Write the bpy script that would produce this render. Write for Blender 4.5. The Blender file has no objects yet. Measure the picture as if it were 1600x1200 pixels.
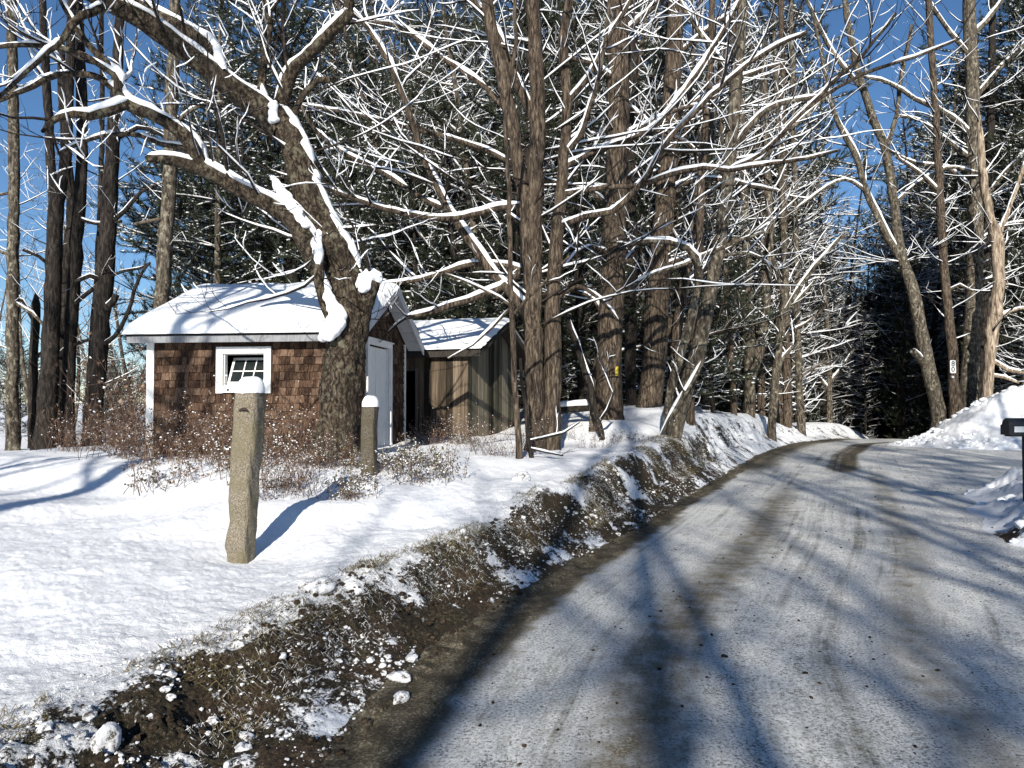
import bpy, math
import numpy as np
from mathutils import Vector, Matrix

S = bpy.context.scene
COL = S.collection
R = math.radians

# ------------------------------------------------------------------ camera, world, sun, exposure
FPX, CX, CY, EYE = 1150.0, 800.0, 600.0, 1.6
PITCH = math.atan(25 / FPX)
cam_d = bpy.data.cameras.new('camera')
cam_d.sensor_width = 36.0
cam_d.lens = FPX / 1600 * 36
cam_d.clip_start = 0.05
cam_d.clip_end = 2000
cam = bpy.data.objects.new('camera', cam_d)
cam.location = (0, 0, EYE)
cam.rotation_euler = (math.pi / 2 + PITCH, 0, 0)
COL.objects.link(cam)
S.camera = cam

SUN_EL = R(24)
LX, LY = 0.11, 1.0                      # the way the light travels over the ground
world = bpy.data.worlds.new('World')
S.world = world
world.use_nodes = True
wn = world.node_tree
sky = wn.nodes.new('ShaderNodeTexSky')
sky.sky_type = 'NISHITA'
sky.sun_disc = False
sky.sun_elevation = SUN_EL
sky.sun_rotation = math.atan2(-LX, -LY)
sky.altitude = 1500
sky.air_density = 1.0
sky.dust_density = 0.1
sky.ozone_density = 3.5
bg = wn.nodes['Background']
bg.inputs['Strength'].default_value = 0.085
hs = wn.nodes.new('ShaderNodeHueSaturation')
hs.inputs['Saturation'].default_value = 1.1
wn.links.new(sky.outputs[0], hs.inputs['Color'])
wn.links.new(hs.outputs[0], bg.inputs[0])

sun_d = bpy.data.lights.new('sun', 'SUN')
sun_d.energy = 5.0
sun_d.angle = R(0.5)
sun_d.color = (1.0, 0.94, 0.83)
sun = bpy.data.objects.new('sun', sun_d)
n = math.hypot(LX, LY)
ldir = Vector((LX / n * math.cos(SUN_EL), LY / n * math.cos(SUN_EL), -math.sin(SUN_EL)))
sun.rotation_euler = ldir.to_track_quat('-Z', 'Y').to_euler()
sun.location = (-5, -30, 20)
COL.objects.link(sun)
S.view_settings.view_transform = 'Standard'
S.view_settings.look = 'None'
S.view_settings.exposure = 0.48
S.view_settings.gamma = 1.0
S.view_settings.use_curve_mapping = False

# ------------------------------------------------------------------ helpers
def P(px, py, Y):
    v = (CY - py) / FPX
    yy = math.cos(PITCH) - math.sin(PITCH) * v
    zz = math.sin(PITCH) + math.cos(PITCH) * v
    return np.array([(px - CX) / FPX / yy * Y, Y, EYE + zz / yy * Y])

def sm(a, b, x):
    t = np.clip((np.asarray(x, float) - a) / (b - a), 0, 1)
    return t * t * (3 - 2 * t)

def _hash(ix, iy, seed):
    h = (ix.astype(np.int64) * 374761393 + iy.astype(np.int64) * 668265263 + seed * 1442695041) & 0xffffffff
    h = ((h ^ (h >> 13)) * 1274126177) & 0xffffffff
    h = ((h ^ (h >> 16)) * 2246822519) & 0xffffffff
    return ((h ^ (h >> 15)) & 0xffff) / 65535.0

def vn(x, y, seed=0):
    x = np.asarray(x, float); y = np.asarray(y, float)
    ix = np.floor(x); iy = np.floor(y)
    fx = x - ix; fy = y - iy
    fx = fx * fx * (3 - 2 * fx); fy = fy * fy * (3 - 2 * fy)
    a = _hash(ix, iy, seed); b = _hash(ix + 1, iy, seed)
    c = _hash(ix, iy + 1, seed); d = _hash(ix + 1, iy + 1, seed)
    return (a * (1 - fx) + b * fx) * (1 - fy) + (c * (1 - fx) + d * fx) * fy

def fbm(x, y, f, seed=0, octv=3, g=0.5):
    s = 0; a = 1; t = 0
    for k in range(octv):
        s = s + a * vn(np.asarray(x) * f + 17.3 * k, np.asarray(y) * f - 9.1 * k, seed + k)
        t += a; a *= g; f *= 2.03
    return s / t - 0.5

def mesh_np(name, verts, faces, smooth=True):
    """verts (n,3); faces: list of int arrays (m,k)"""
    me = bpy.data.meshes.new(name)
    verts = np.ascontiguousarray(verts, dtype=np.float32)
    me.vertices.add(len(verts))
    me.vertices.foreach_set('co', verts.ravel())
    faces = [np.asarray(f, dtype=np.int32) for f in faces if len(f)]
    loops = np.concatenate([f.ravel() for f in faces])
    tot = np.concatenate([np.full(len(f), f.shape[1], dtype=np.int32) for f in faces])
    st = np.concatenate([[0], np.cumsum(tot)[:-1]]).astype(np.int32)
    me.loops.add(len(loops)); me.loops.foreach_set('vertex_index', loops)
    me.polygons.add(len(tot))
    me.polygons.foreach_set('loop_start', st)
    me.polygons.foreach_set('loop_total', tot)
    me.polygons.foreach_set('use_smooth', np.full(len(tot), smooth))
    me.update(calc_edges=True)
    me.validate()
    return me

def link(name, me, mat, parent=None):
    o = bpy.data.objects.new(name, me)
    COL.objects.link(o)
    if mat is not None and len(me.materials) == 0:
        me.materials.append(mat)
    if parent is not None:
        o.parent = parent
    return o

def tag(o, label=None, cat=None, group=None, kind=None):
    if label: o['label'] = label
    if cat: o['category'] = cat
    if group: o['group'] = group
    if kind: o['kind'] = kind
    return o

def empty(name, loc, rz=0, label=None, cat=None, group=None):
    o = bpy.data.objects.new(name, None)
    o.empty_display_size = 0.2
    o.location = loc
    o.rotation_euler = (0, 0, rz)
    COL.objects.link(o)
    return tag(o, label, cat, group)

def copy_tree(o, parent=None):
    c = o.copy()
    COL.objects.link(c)
    if parent is not None: c.parent = parent
    for ch in list(o.children):
        copy_tree(ch, c)
    return c

class MB:
    """collects boxes and free polygons, links them as ONE mesh object"""
    def __init__(s): s.v = []; s.f = []; s.t = []; s.n = 0
    def add(s, verts, faces, tint=0.5):
        s.v += [tuple(p) for p in verts]
        for f in faces: s.f.append([i + s.n for i in f]); s.t.append(tint)
        s.n += len(verts)
    def box(s, a, b, tint=0.5, M=None):
        x0, y0, z0 = a; x1, y1, z1 = b
        v = [(x0, y0, z0), (x1, y0, z0), (x1, y1, z0), (x0, y1, z0), (x0, y0, z1), (x1, y0, z1), (x1, y1, z1), (x0, y1, z1)]
        if M is not None: v = [tuple(M @ Vector(p)) for p in v]
        s.add(v, [(0, 3, 2, 1), (4, 5, 6, 7), (0, 1, 5, 4), (1, 2, 6, 5), (2, 3, 7, 6), (3, 0, 4, 7)], tint)
    def hexa(s, v, tint=0.5):
        s.add(v, [(0, 3, 2, 1), (4, 5, 6, 7), (0, 1, 5, 4), (1, 2, 6, 5), (2, 3, 7, 6), (3, 0, 4, 7)], tint)
    def build(s, name, mat, parent=None, bevel=0, smooth=False):
        me = bpy.data.meshes.new(name)
        me.from_pydata(s.v, [], s.f)
        at = me.attributes.new('tint', 'FLOAT', 'FACE')
        at.data.foreach_set('value', s.t)
        me.update()
        if smooth:
            me.polygons.foreach_set('use_smooth', [True] * len(me.polygons))
        o = link(name, me, mat, parent)
        if bevel:
            m = o.modifiers.new('bevel', 'BEVEL'); m.width = bevel; m.segments = 2; m.limit_method = 'ANGLE'
        return o

# ------------------------------------------------------------------ materials
def mat_new(name, rough=0.9, spec=0.3):
    m = bpy.data.materials.new(name)
    m.use_nodes = True
    nt = m.node_tree
    b = nt.nodes['Principled BSDF']
    b.inputs['Roughness'].default_value = rough
    b.inputs['Specular IOR Level'].default_value = spec
    return m, nt, b

def nd(nt, t, **kw):
    x = nt.nodes.new(t)
    for k, v in kw.items(): setattr(x, k, v)
    return x

def coords(nt, space='Object', scale=(1, 1, 1)):
    tc = nd(nt, 'ShaderNodeTexCoord'); mp = nd(nt, 'ShaderNodeMapping')
    mp.inputs['Scale'].default_value = scale
    nt.links.new(tc.outputs[space], mp.inputs['Vector'])
    return mp.outputs[0]

def noise(nt, vec, scale, detail=4, rough=0.6, dist=0.0):
    x = nd(nt, 'ShaderNodeTexNoise')
    x.inputs['Scale'].default_value = scale; x.inputs['Detail'].default_value = detail
    x.inputs['Roughness'].default_value = rough; x.inputs['Distortion'].default_value = dist
    nt.links.new(vec, x.inputs['Vector'])
    return x.outputs['Fac']

def ramp(nt, fac, stops):
    x = nd(nt, 'ShaderNodeValToRGB')
    e = x.color_ramp.elements
    while len(e) < len(stops): e.new(0.5)
    for i, (p, c) in enumerate(stops):
        e[i].position = p; e[i].color = (c[0], c[1], c[2], 1)
    nt.links.new(fac, x.inputs[0])
    return x.outputs[0]

def mixc(nt, fac, a, b, mode='MIX'):
    x = nd(nt, 'ShaderNodeMix', data_type='RGBA', blend_type=mode)
    if isinstance(fac, float): x.inputs[0].default_value = fac
    else: nt.links.new(fac, x.inputs[0])
    for i, c in ((6, a), (7, b)):
        if isinstance(c, tuple): x.inputs[i].default_value = (c[0], c[1], c[2], 1)
        else: nt.links.new(c, x.inputs[i])
    return x.outputs[2]

def mth(nt, op, a, b=None, c=None, clamp=False):
    x = nd(nt, 'ShaderNodeMath', operation=op); x.use_clamp = clamp
    for i, v in enumerate((a, b, c)):
        if v is None: continue
        if isinstance(v, (float, int)): x.inputs[i].default_value = v
        else: nt.links.new(v, x.inputs[i])
    return x.outputs[0]

def bump(nt, b, h, strength, dist):
    x = nd(nt, 'ShaderNodeBump')
    x.inputs['Strength'].default_value = strength; x.inputs['Distance'].default_value = dist
    nt.links.new(h, x.inputs['Height'])
    nt.links.new(x.outputs[0], b.inputs['Normal'])
    return x

def attr(nt, name):
    x = nd(nt, 'ShaderNodeAttribute'); x.attribute_name = name
    return x.outputs['Fac']

def bark(name, c1, c2, c3, sxy=14, sz=2.6, bmp=0.03, lichen=None):
    m, nt, b = mat_new(name, 0.95, 0.15)
    v = coords(nt, 'Object', (sxy, sxy, sz))
    n1 = noise(nt, v, 1.0, 6, 0.65, 0.6)
    v2 = coords(nt, 'Object', (3, 3, 1.2))
    n2 = noise(nt, v2, 1.0, 4, 0.6)
    col = ramp(nt, n1, [(0.36, c1), (0.49, c2), (0.64, c3)])
    col = mixc(nt, ramp(nt, n2, [(0.45, (0, 0, 0)), (0.75, (0.5, 0.5, 0.5))]), col, mixc(nt, 0.4, c2, c3))
    if lichen:
        v3 = coords(nt, 'Object', (9, 9, 7))
        n3 = noise(nt, v3, 1.0, 5, 0.6)
        col = mixc(nt, ramp(nt, n3, [(0.56, (0, 0, 0)), (0.64, (1, 1, 1))]), col, lichen)
    nt.links.new(col, b.inputs['Base Color'])
    bump(nt, b, n1, 1.0, bmp)
    return m

M = {}
M['bark_maple'] = bark('maple_bark', (0.006, 0.005, 0.004), (0.036, 0.027, 0.02), (0.155, 0.125, 0.09), 24, 13, 0.06, (0.15, 0.14, 0.10))
M['bark_brown'] = bark('brown_bark', (0.009, 0.007, 0.006), (0.060, 0.045, 0.034), (0.19, 0.15, 0.11), 26, 5, 0.05)
M['bark_grey'] = bark('grey_bark', (0.014, 0.012, 0.009), (0.062, 0.052, 0.040), (0.19, 0.16, 0.125), 16, 5, 0.035, (0.24, 0.225, 0.17))
M['bark_dark'] = bark('dark_bark', (0.006, 0.005, 0.005), (0.020, 0.017, 0.015), (0.06, 0.05, 0.042), 18, 4, 0.04)
M['bark_pale'] = bark('pale_bark', (0.06, 0.042, 0.03), (0.24, 0.185, 0.135), (0.48, 0.40, 0.31), 14, 2.2, 0.03)
M['twig'] = bark('twig_bark', (0.008, 0.006, 0.005), (0.024, 0.019, 0.016), (0.06, 0.048, 0.04), 8, 8, 0.005)

def snow_mat(name, sc=30, bd=0.01, col=(0.86, 0.88, 0.91)):
    m, nt, b = mat_new(name, 0.75, 0.25)
    v = coords(nt, 'Object')
    n1 = noise(nt, v, sc, 4, 0.6)
    nt.links.new(mixc(nt, n1, (col[0] * 0.94, col[1] * 0.94, col[2] * 0.94), col), b.inputs['Base Color'])
    bump(nt, b, n1, 0.5, bd)
    return m
M['snow'] = snow_mat('snow_cover')

m, nt, b = mat_new('needles', 0.7, 0.3)
v = coords(nt, 'Object'); n1 = noise(nt, v, 2.5, 3)
nt.links.new(ramp(nt, n1, [(0.3, (0.009, 0.013, 0.008)), (0.55, (0.026, 0.034, 0.017)), (0.75, (0.07, 0.075, 0.034))]), b.inputs['Base Color'])
M['needle'] = m
m, nt, b = mat_new('dead_leaves', 0.8, 0.2)
v = coords(nt, 'Object'); n1 = noise(nt, v, 9, 2)
nt.links.new(ramp(nt, n1, [(0.3, (0.05, 0.026, 0.017)), (0.5, (0.14, 0.082, 0.052)), (0.75, (0.34, 0.26, 0.18))]), b.inputs['Base Color'])
M['leaf'] = m
m, nt, b = mat_new('weed_leaves', 0.8, 0.2)
v = coords(nt, 'Object'); n1 = noise(nt, v, 9, 2)
nt.links.new(ramp(nt, n1, [(0.3, (0.04, 0.036, 0.018)), (0.55, (0.12, 0.10, 0.052)), (0.75, (0.27, 0.22, 0.14))]), b.inputs['Base Color'])
M['weed'] = m
m, nt, b = mat_new('shrub_stems', 0.9, 0.2)
v = coords(nt, 'Object'); n1 = noise(nt, v, 6, 2)
nt.links.new(ramp(nt, n1, [(0.3, (0.05, 0.03, 0.022)), (0.7, (0.19, 0.125, 0.095))]), b.inputs['Base Color'])
M['stem'] = m

def wood(name, stops, sx=30, sz=1.5, tintmul=0.6, bd=0.006):
    m, nt, b = mat_new(name, 0.9, 0.15)
    v = coords(nt, 'Object', (sx, sx, sz))
    n1 = noise(nt, v, 1.0, 5, 0.65, 0.4)
    t = attr(nt, 'tint')
    f = mth(nt, 'ADD', mth(nt, 'MULTIPLY', n1, 0.9), mth(nt, 'MULTIPLY', mth(nt, 'SUBTRACT', t, 0.35), tintmul))
    nt.links.new(ramp(nt, f, stops), b.inputs['Base Color'])
    bump(nt, b, n1, 0.8, bd)
    return m
M['shingle'] = wood('weathered_shingles', [(0.22, (0.008, 0.006, 0.005)), (0.38, (0.038, 0.021, 0.014)), (0.50, (0.088, 0.052, 0.034)), (0.70, (0.20, 0.135, 0.095))], 70, 5, 0.27, 0.02)
M['plank'] = wood('weathered_planks', [(0.2, (0.012, 0.010, 0.008)), (0.36, (0.034, 0.027, 0.020)), (0.5, (0.075, 0.056, 0.039)), (0.64, (0.155, 0.118, 0.084)), (0.85, (0.30, 0.25, 0.19))], 55, 1.1, 0.42)
M['plank_green'] = wood('green_grey_planks', [(0.2, (0.008, 0.008, 0.006)), (0.36, (0.030, 0.030, 0.022)), (0.5, (0.068, 0.064, 0.045)), (0.64, (0.13, 0.115, 0.082)), (0.85, (0.25, 0.22, 0.17))], 40, 1.3, 0.6)
M['darkwood'] = wood('dark_roof_boards', [(0.2, (0.012, 0.011, 0.010)), (0.7, (0.06, 0.052, 0.045))], 30, 3, 0.3)
def paint(name, c, c2, sc=3):
    m, nt, b = mat_new(name, 0.6, 0.3)
    v = coords(nt, 'Object', (10, 10, 2)); n1 = noise(nt, v, sc, 5, 0.7)
    nt.links.new(ramp(nt, n1, [(0.35, c2), (0.55, c)]), b.inputs['Base Color'])
    bump(nt, b, n1, 0.3, 0.003)
    return m
M['white'] = paint('white_paint', (0.80, 0.80, 0.79), (0.66, 0.65, 0.62))
M['fascia'] = paint('shaded_fascia_paint', (0.24, 0.25, 0.27), (0.16, 0.16, 0.17))  # grey stands in for the roof snow's shadow on the board
M['grey'] = paint('grey_soffit_paint', (0.50, 0.52, 0.55), (0.40, 0.41, 0.43))
m, nt, b = mat_new('window_glass', 0.06, 0.5)
b.inputs['Base Color'].default_value = (0.015, 0.02, 0.02, 1)
M['glass'] = m
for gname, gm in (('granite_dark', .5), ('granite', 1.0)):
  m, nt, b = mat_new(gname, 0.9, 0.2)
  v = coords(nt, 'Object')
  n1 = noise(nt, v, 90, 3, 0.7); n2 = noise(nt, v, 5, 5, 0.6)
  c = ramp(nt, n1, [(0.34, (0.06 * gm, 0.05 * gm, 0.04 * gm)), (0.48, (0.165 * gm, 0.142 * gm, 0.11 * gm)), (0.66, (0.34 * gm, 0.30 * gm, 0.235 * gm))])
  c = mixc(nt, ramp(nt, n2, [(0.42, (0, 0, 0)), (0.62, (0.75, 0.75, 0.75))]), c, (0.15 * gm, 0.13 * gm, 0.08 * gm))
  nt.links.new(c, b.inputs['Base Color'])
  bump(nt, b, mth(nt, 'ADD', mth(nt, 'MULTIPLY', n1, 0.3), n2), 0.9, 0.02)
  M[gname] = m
m, nt, b = mat_new('rusty_iron', 0.8, 0.4); b.inputs['Base Color'].default_value = (0.04, 0.025, 0.018, 1); M['iron'] = m
m, nt, b = mat_new('black_enamel', 0.35, 0.5); b.inputs['Base Color'].default_value = (0.018, 0.018, 0.02, 1); M['black'] = m
m, nt, b = mat_new('sign_white', 0.5, 0.4); b.inputs['Base Color'].default_value = (0.8, 0.8, 0.78, 1); M['signwhite'] = m
m, nt, b = mat_new('sign_yellow', 0.6, 0.3)
v = coords(nt, 'Object'); n1 = noise(nt, v, 25, 3)
nt.links.new(ramp(nt, n1, [(0.4, (0.35, 0.27, 0.03)), (0.6, (0.75, 0.58, 0.06))]), b.inputs['Base Color'])
M['yellow'] = m

# ground: snow over dirt, driven by where the plough cut the bank open
m, nt, b = mat_new('snow_and_soil', 0.8, 0.2)
v = coords(nt, 'Object')
nf = noise(nt, v, 55, 5, 0.75); nm = noise(nt, v, 9, 5, 0.7); nb = noise(nt, v, 2.5, 3, 0.6)
a = attr(nt, 'snow')
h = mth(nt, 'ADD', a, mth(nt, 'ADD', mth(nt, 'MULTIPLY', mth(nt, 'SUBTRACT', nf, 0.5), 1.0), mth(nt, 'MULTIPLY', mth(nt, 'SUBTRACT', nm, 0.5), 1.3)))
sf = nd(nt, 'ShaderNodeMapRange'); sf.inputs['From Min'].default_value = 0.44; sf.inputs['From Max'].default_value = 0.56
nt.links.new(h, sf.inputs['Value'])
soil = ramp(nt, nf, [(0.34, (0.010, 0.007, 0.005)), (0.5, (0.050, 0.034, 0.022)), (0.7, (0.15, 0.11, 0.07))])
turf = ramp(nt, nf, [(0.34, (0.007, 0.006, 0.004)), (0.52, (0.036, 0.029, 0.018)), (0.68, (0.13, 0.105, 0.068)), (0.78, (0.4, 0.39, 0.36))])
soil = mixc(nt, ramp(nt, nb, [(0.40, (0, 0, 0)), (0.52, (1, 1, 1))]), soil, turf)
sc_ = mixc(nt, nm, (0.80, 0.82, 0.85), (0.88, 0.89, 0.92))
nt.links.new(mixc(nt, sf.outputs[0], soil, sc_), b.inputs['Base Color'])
rough = attr(nt, 'rough')
hh = mth(nt, 'ADD', mth(nt, 'MULTIPLY', nf, 0.45), mth(nt, 'MULTIPLY', nm, 0.7))
bb = bump(nt, b, mth(nt, 'MULTIPLY', hh, mth(nt, 'ADD', mth(nt, 'MULTIPLY', rough, 1.0), 0.05)), 1.0, 0.05)
M['ground'] = m

# road: packed dirty snow with gravel showing through
m, nt, b = mat_new('packed_snow_road', 0.75, 0.3)
v = coords(nt, 'Object')
uvn = nd(nt, 'ShaderNodeAttribute'); uvn.attribute_name = 'lane'
mp = nd(nt, 'ShaderNodeMapping'); mp.inputs['Scale'].default_value = (5, 0.16, 1)
nt.links.new(uvn.outputs['Vector'], mp.inputs['Vector'])
ns = noise(nt, mp.outputs[0], 1.0, 5, 0.7)
sep = nd(nt, 'ShaderNodeSeparateXYZ'); nt.links.new(uvn.outputs['Vector'], sep.inputs[0])
nf = noise(nt, v, 55, 6, 0.85); ng = noise(nt, v, 160, 2, 0.6); nb = noise(nt, v, 0.9, 5, 0.65); nm = noise(nt, v, 6, 4, 0.65)
nfm = mth(nt, 'ADD', mth(nt, 'MULTIPLY', nf, 0.72), mth(nt, 'MULTIPLY', mth(nt, 'ADD', mth(nt, 'MULTIPLY', nm, 0.5), mth(nt, 'MULTIPLY', ns, 0.5)), 0.28))
nfm = mth(nt, 'ADD', mth(nt, 'MULTIPLY', mth(nt, 'SUBTRACT', nfm, 0.5), 1.75), 0.53)
base = ramp(nt, nfm, [(0.36, (0.05, 0.046, 0.038)), (0.44, (0.30, 0.295, 0.275)), (0.52, (0.68, 0.68, 0.66)), (0.62, (0.86, 0.865, 0.85))])
brown = ramp(nt, nfm, [(0.36, (0.018, 0.015, 0.010)), (0.48, (0.075, 0.062, 0.036)), (0.6, (0.18, 0.145, 0.088)), (0.7, (0.45, 0.43, 0.37))])
grit = ramp(nt, nf, [(0.38, (0.022, 0.021, 0.017)), (0.5, (0.14, 0.135, 0.105)), (0.62, (0.46, 0.455, 0.41))])
f1 = mth(nt, 'ADD', mth(nt, 'MULTIPLY', mth(nt, 'SUBTRACT', ns, 0.5), 1.5), mth(nt, 'ADD', mth(nt, 'ADD', mth(nt, 'SUBTRACT', 0.21, mth(nt, 'MULTIPLY', mth(nt, 'MAXIMUM', mth(nt, 'SUBTRACT', sep.outputs[0], 2.6), 0.0), 0.05)), mth(nt, 'MULTIPLY', nb, 0.5)), mth(nt, 'MULTIPLY', mth(nt, 'SUBTRACT', nm, 0.5), 0.6)))
mr = nd(nt, 'ShaderNodeMapRange'); mr.inputs['From Min'].default_value = 0.47; mr.inputs['From Max'].default_value = 0.74
nt.links.new(f1, mr.inputs['Value'])
c = mixc(nt, mth(nt, 'MULTIPLY', mr.outputs[0], 0.85), base, grit)
da = attr(nt, 'dirt')
mr2 = nd(nt, 'ShaderNodeMapRange'); mr2.inputs['From Min'].default_value = 0.30; mr2.inputs['From Max'].default_value = 0.74
nt.links.new(mth(nt, 'ADD', da, mth(nt, 'ADD', mth(nt, 'MULTIPLY', mth(nt, 'SUBTRACT', nm, 0.5), 1.0), mth(nt, 'MULTIPLY', mth(nt, 'SUBTRACT', nf, 0.5), 1.1))), mr2.inputs['Value'])
brown = mixc(nt, ramp(nt, nm, [(0.38, (0, 0, 0)), (0.6, (1, 1, 1))]), mixc(nt, 0.62, brown, (0.02, 0.016, 0.012)), brown)
c = mixc(nt, mr2.outputs[0], c, brown)
nt.links.new(c, b.inputs['Base Color'])
def band(c0, w):
    q_ = mth(nt, 'DIVIDE', mth(nt, 'ABSOLUTE', mth(nt, 'SUBTRACT', sep.outputs[0], c0)), w)
    return mth(nt, 'LESS_THAN', q_, 1.0)
tread = mth(nt, 'GREATER_THAN', mth(nt, 'SINE', mth(nt, 'MULTIPLY', mth(nt, 'ADD', sep.outputs[1], mth(nt, 'MULTIPLY', mth(nt, 'ABSOLUTE', mth(nt, 'SINE', mth(nt, 'MULTIPLY', sep.outputs[0], 38.0))), 0.03)), 95.0)), 0.1)
bnd = mth(nt, 'MAXIMUM', mth(nt, 'MAXIMUM', band(2.05, 0.045), band(2.19, 0.045)), band(3.72, 0.05))
fade = mth(nt, 'GREATER_THAN', noise(nt, coords(nt, 'Object'), 3.0, 3), 0.46)
tr_ = mth(nt, 'MULTIPLY', mth(nt, 'MULTIPLY', tread, bnd), fade)
c = mixc(nt, mth(nt, 'MULTIPLY', tr_, 0.35), c, (0.74, 0.75, 0.76))
nt.links.new(c, b.inputs['Base Color'])
bump(nt, b, mth(nt, 'ADD', mth(nt, 'MULTIPLY', nf, 0.5), mth(nt, 'ADD', mth(nt, 'ADD', mth(nt, 'MULTIPLY', tr_, 0.25), mth(nt, 'MULTIPLY', ns, 0.25)), mth(nt, 'MULTIPLY', nm, 0.4))), 0.85, 0.022)
M['road'] = m

# ------------------------------------------------------------------ terrain
yy_ = np.arange(-80, 200, 0.25)
xe_ = np.interp(yy_, [-80, 0, 3.2, 5, 6.5, 9, 12, 16, 22, 27, 30, 36, 45, 70, 200],
                [-1.2, -1.1, -.95, -.5, .14, 1.42, 2.78, 4.6, 7.4, 10.2, 12.8, 18, 27, 52, 190])
k_ = np.exp(-np.linspace(-2, 2, 9) ** 2); k_ /= k_.sum()
xe_ = np.convolve(np.pad(xe_, 4, mode='edge'), k_, mode='valid')
sl_ = np.gradient(xe_, yy_)

FP = np.array([(-2.4, 6.5, .23), (-2, 3.3, .2), (-4, 4, .2), (-5, 8, .22), (-10, 10, .22), (-15, 20, .22), (-9, 20, .35), (-20, 35, .0),
      (-6, 12, .62), (-6.3, 9.5, .30), (-4, 11.5, .66), (-2.6, 10.5, .72), (-2.7, 13, .62), (-1.9, 9.5, .63), (-1.1, 6.8, .30), (-2.1, 8.2, .48),
      (0, 9.2, .5), (.5, 13, .64), (-1, 12, .65), (0, 16, .7), (1.5, 14, .62), (2.3, 17, 1.08), (3.6, 19, 1.3), (3.4, 16, .72),
      (5.5, 20, 1.08), (8, 26, .98), (12, 32, .45), (5, 30, 1.3), (0, 30, 1.2), (-5, 25, .6), (-3, 20, .5), (20, 45, -1.2),
      (10, 50, -1.0), (0, 60, -1.0), (0, 42, .2), (30, 42, -1.0), (30, 60, -3), (24, 33, .3), (-4, -5, .2), (-30, 60, -.3), (-60, 20, 0), (40, 90, -1.5)])

def Ffield(x, y):
    num = 0; den = 0
    for a_, b_, c_ in FP:
        sc = 1.0 + 0.06 * math.hypot(a_, b_)
        w = 1.0 / (((x - a_) ** 2 + (y - b_) ** 2) / sc + 0.15) ** 2
        num = num + w * c_; den = den + w
    return num / den

def lat(x, y):
    xe = np.interp(y, yy_, xe_); s = np.interp(y, yy_, sl_)
    return (x - xe) / np.sqrt(1 + s * s)

def road_z(y):
    return -0.07 * np.maximum(0, y - 29.5)* sm(28, 36, y)

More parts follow.
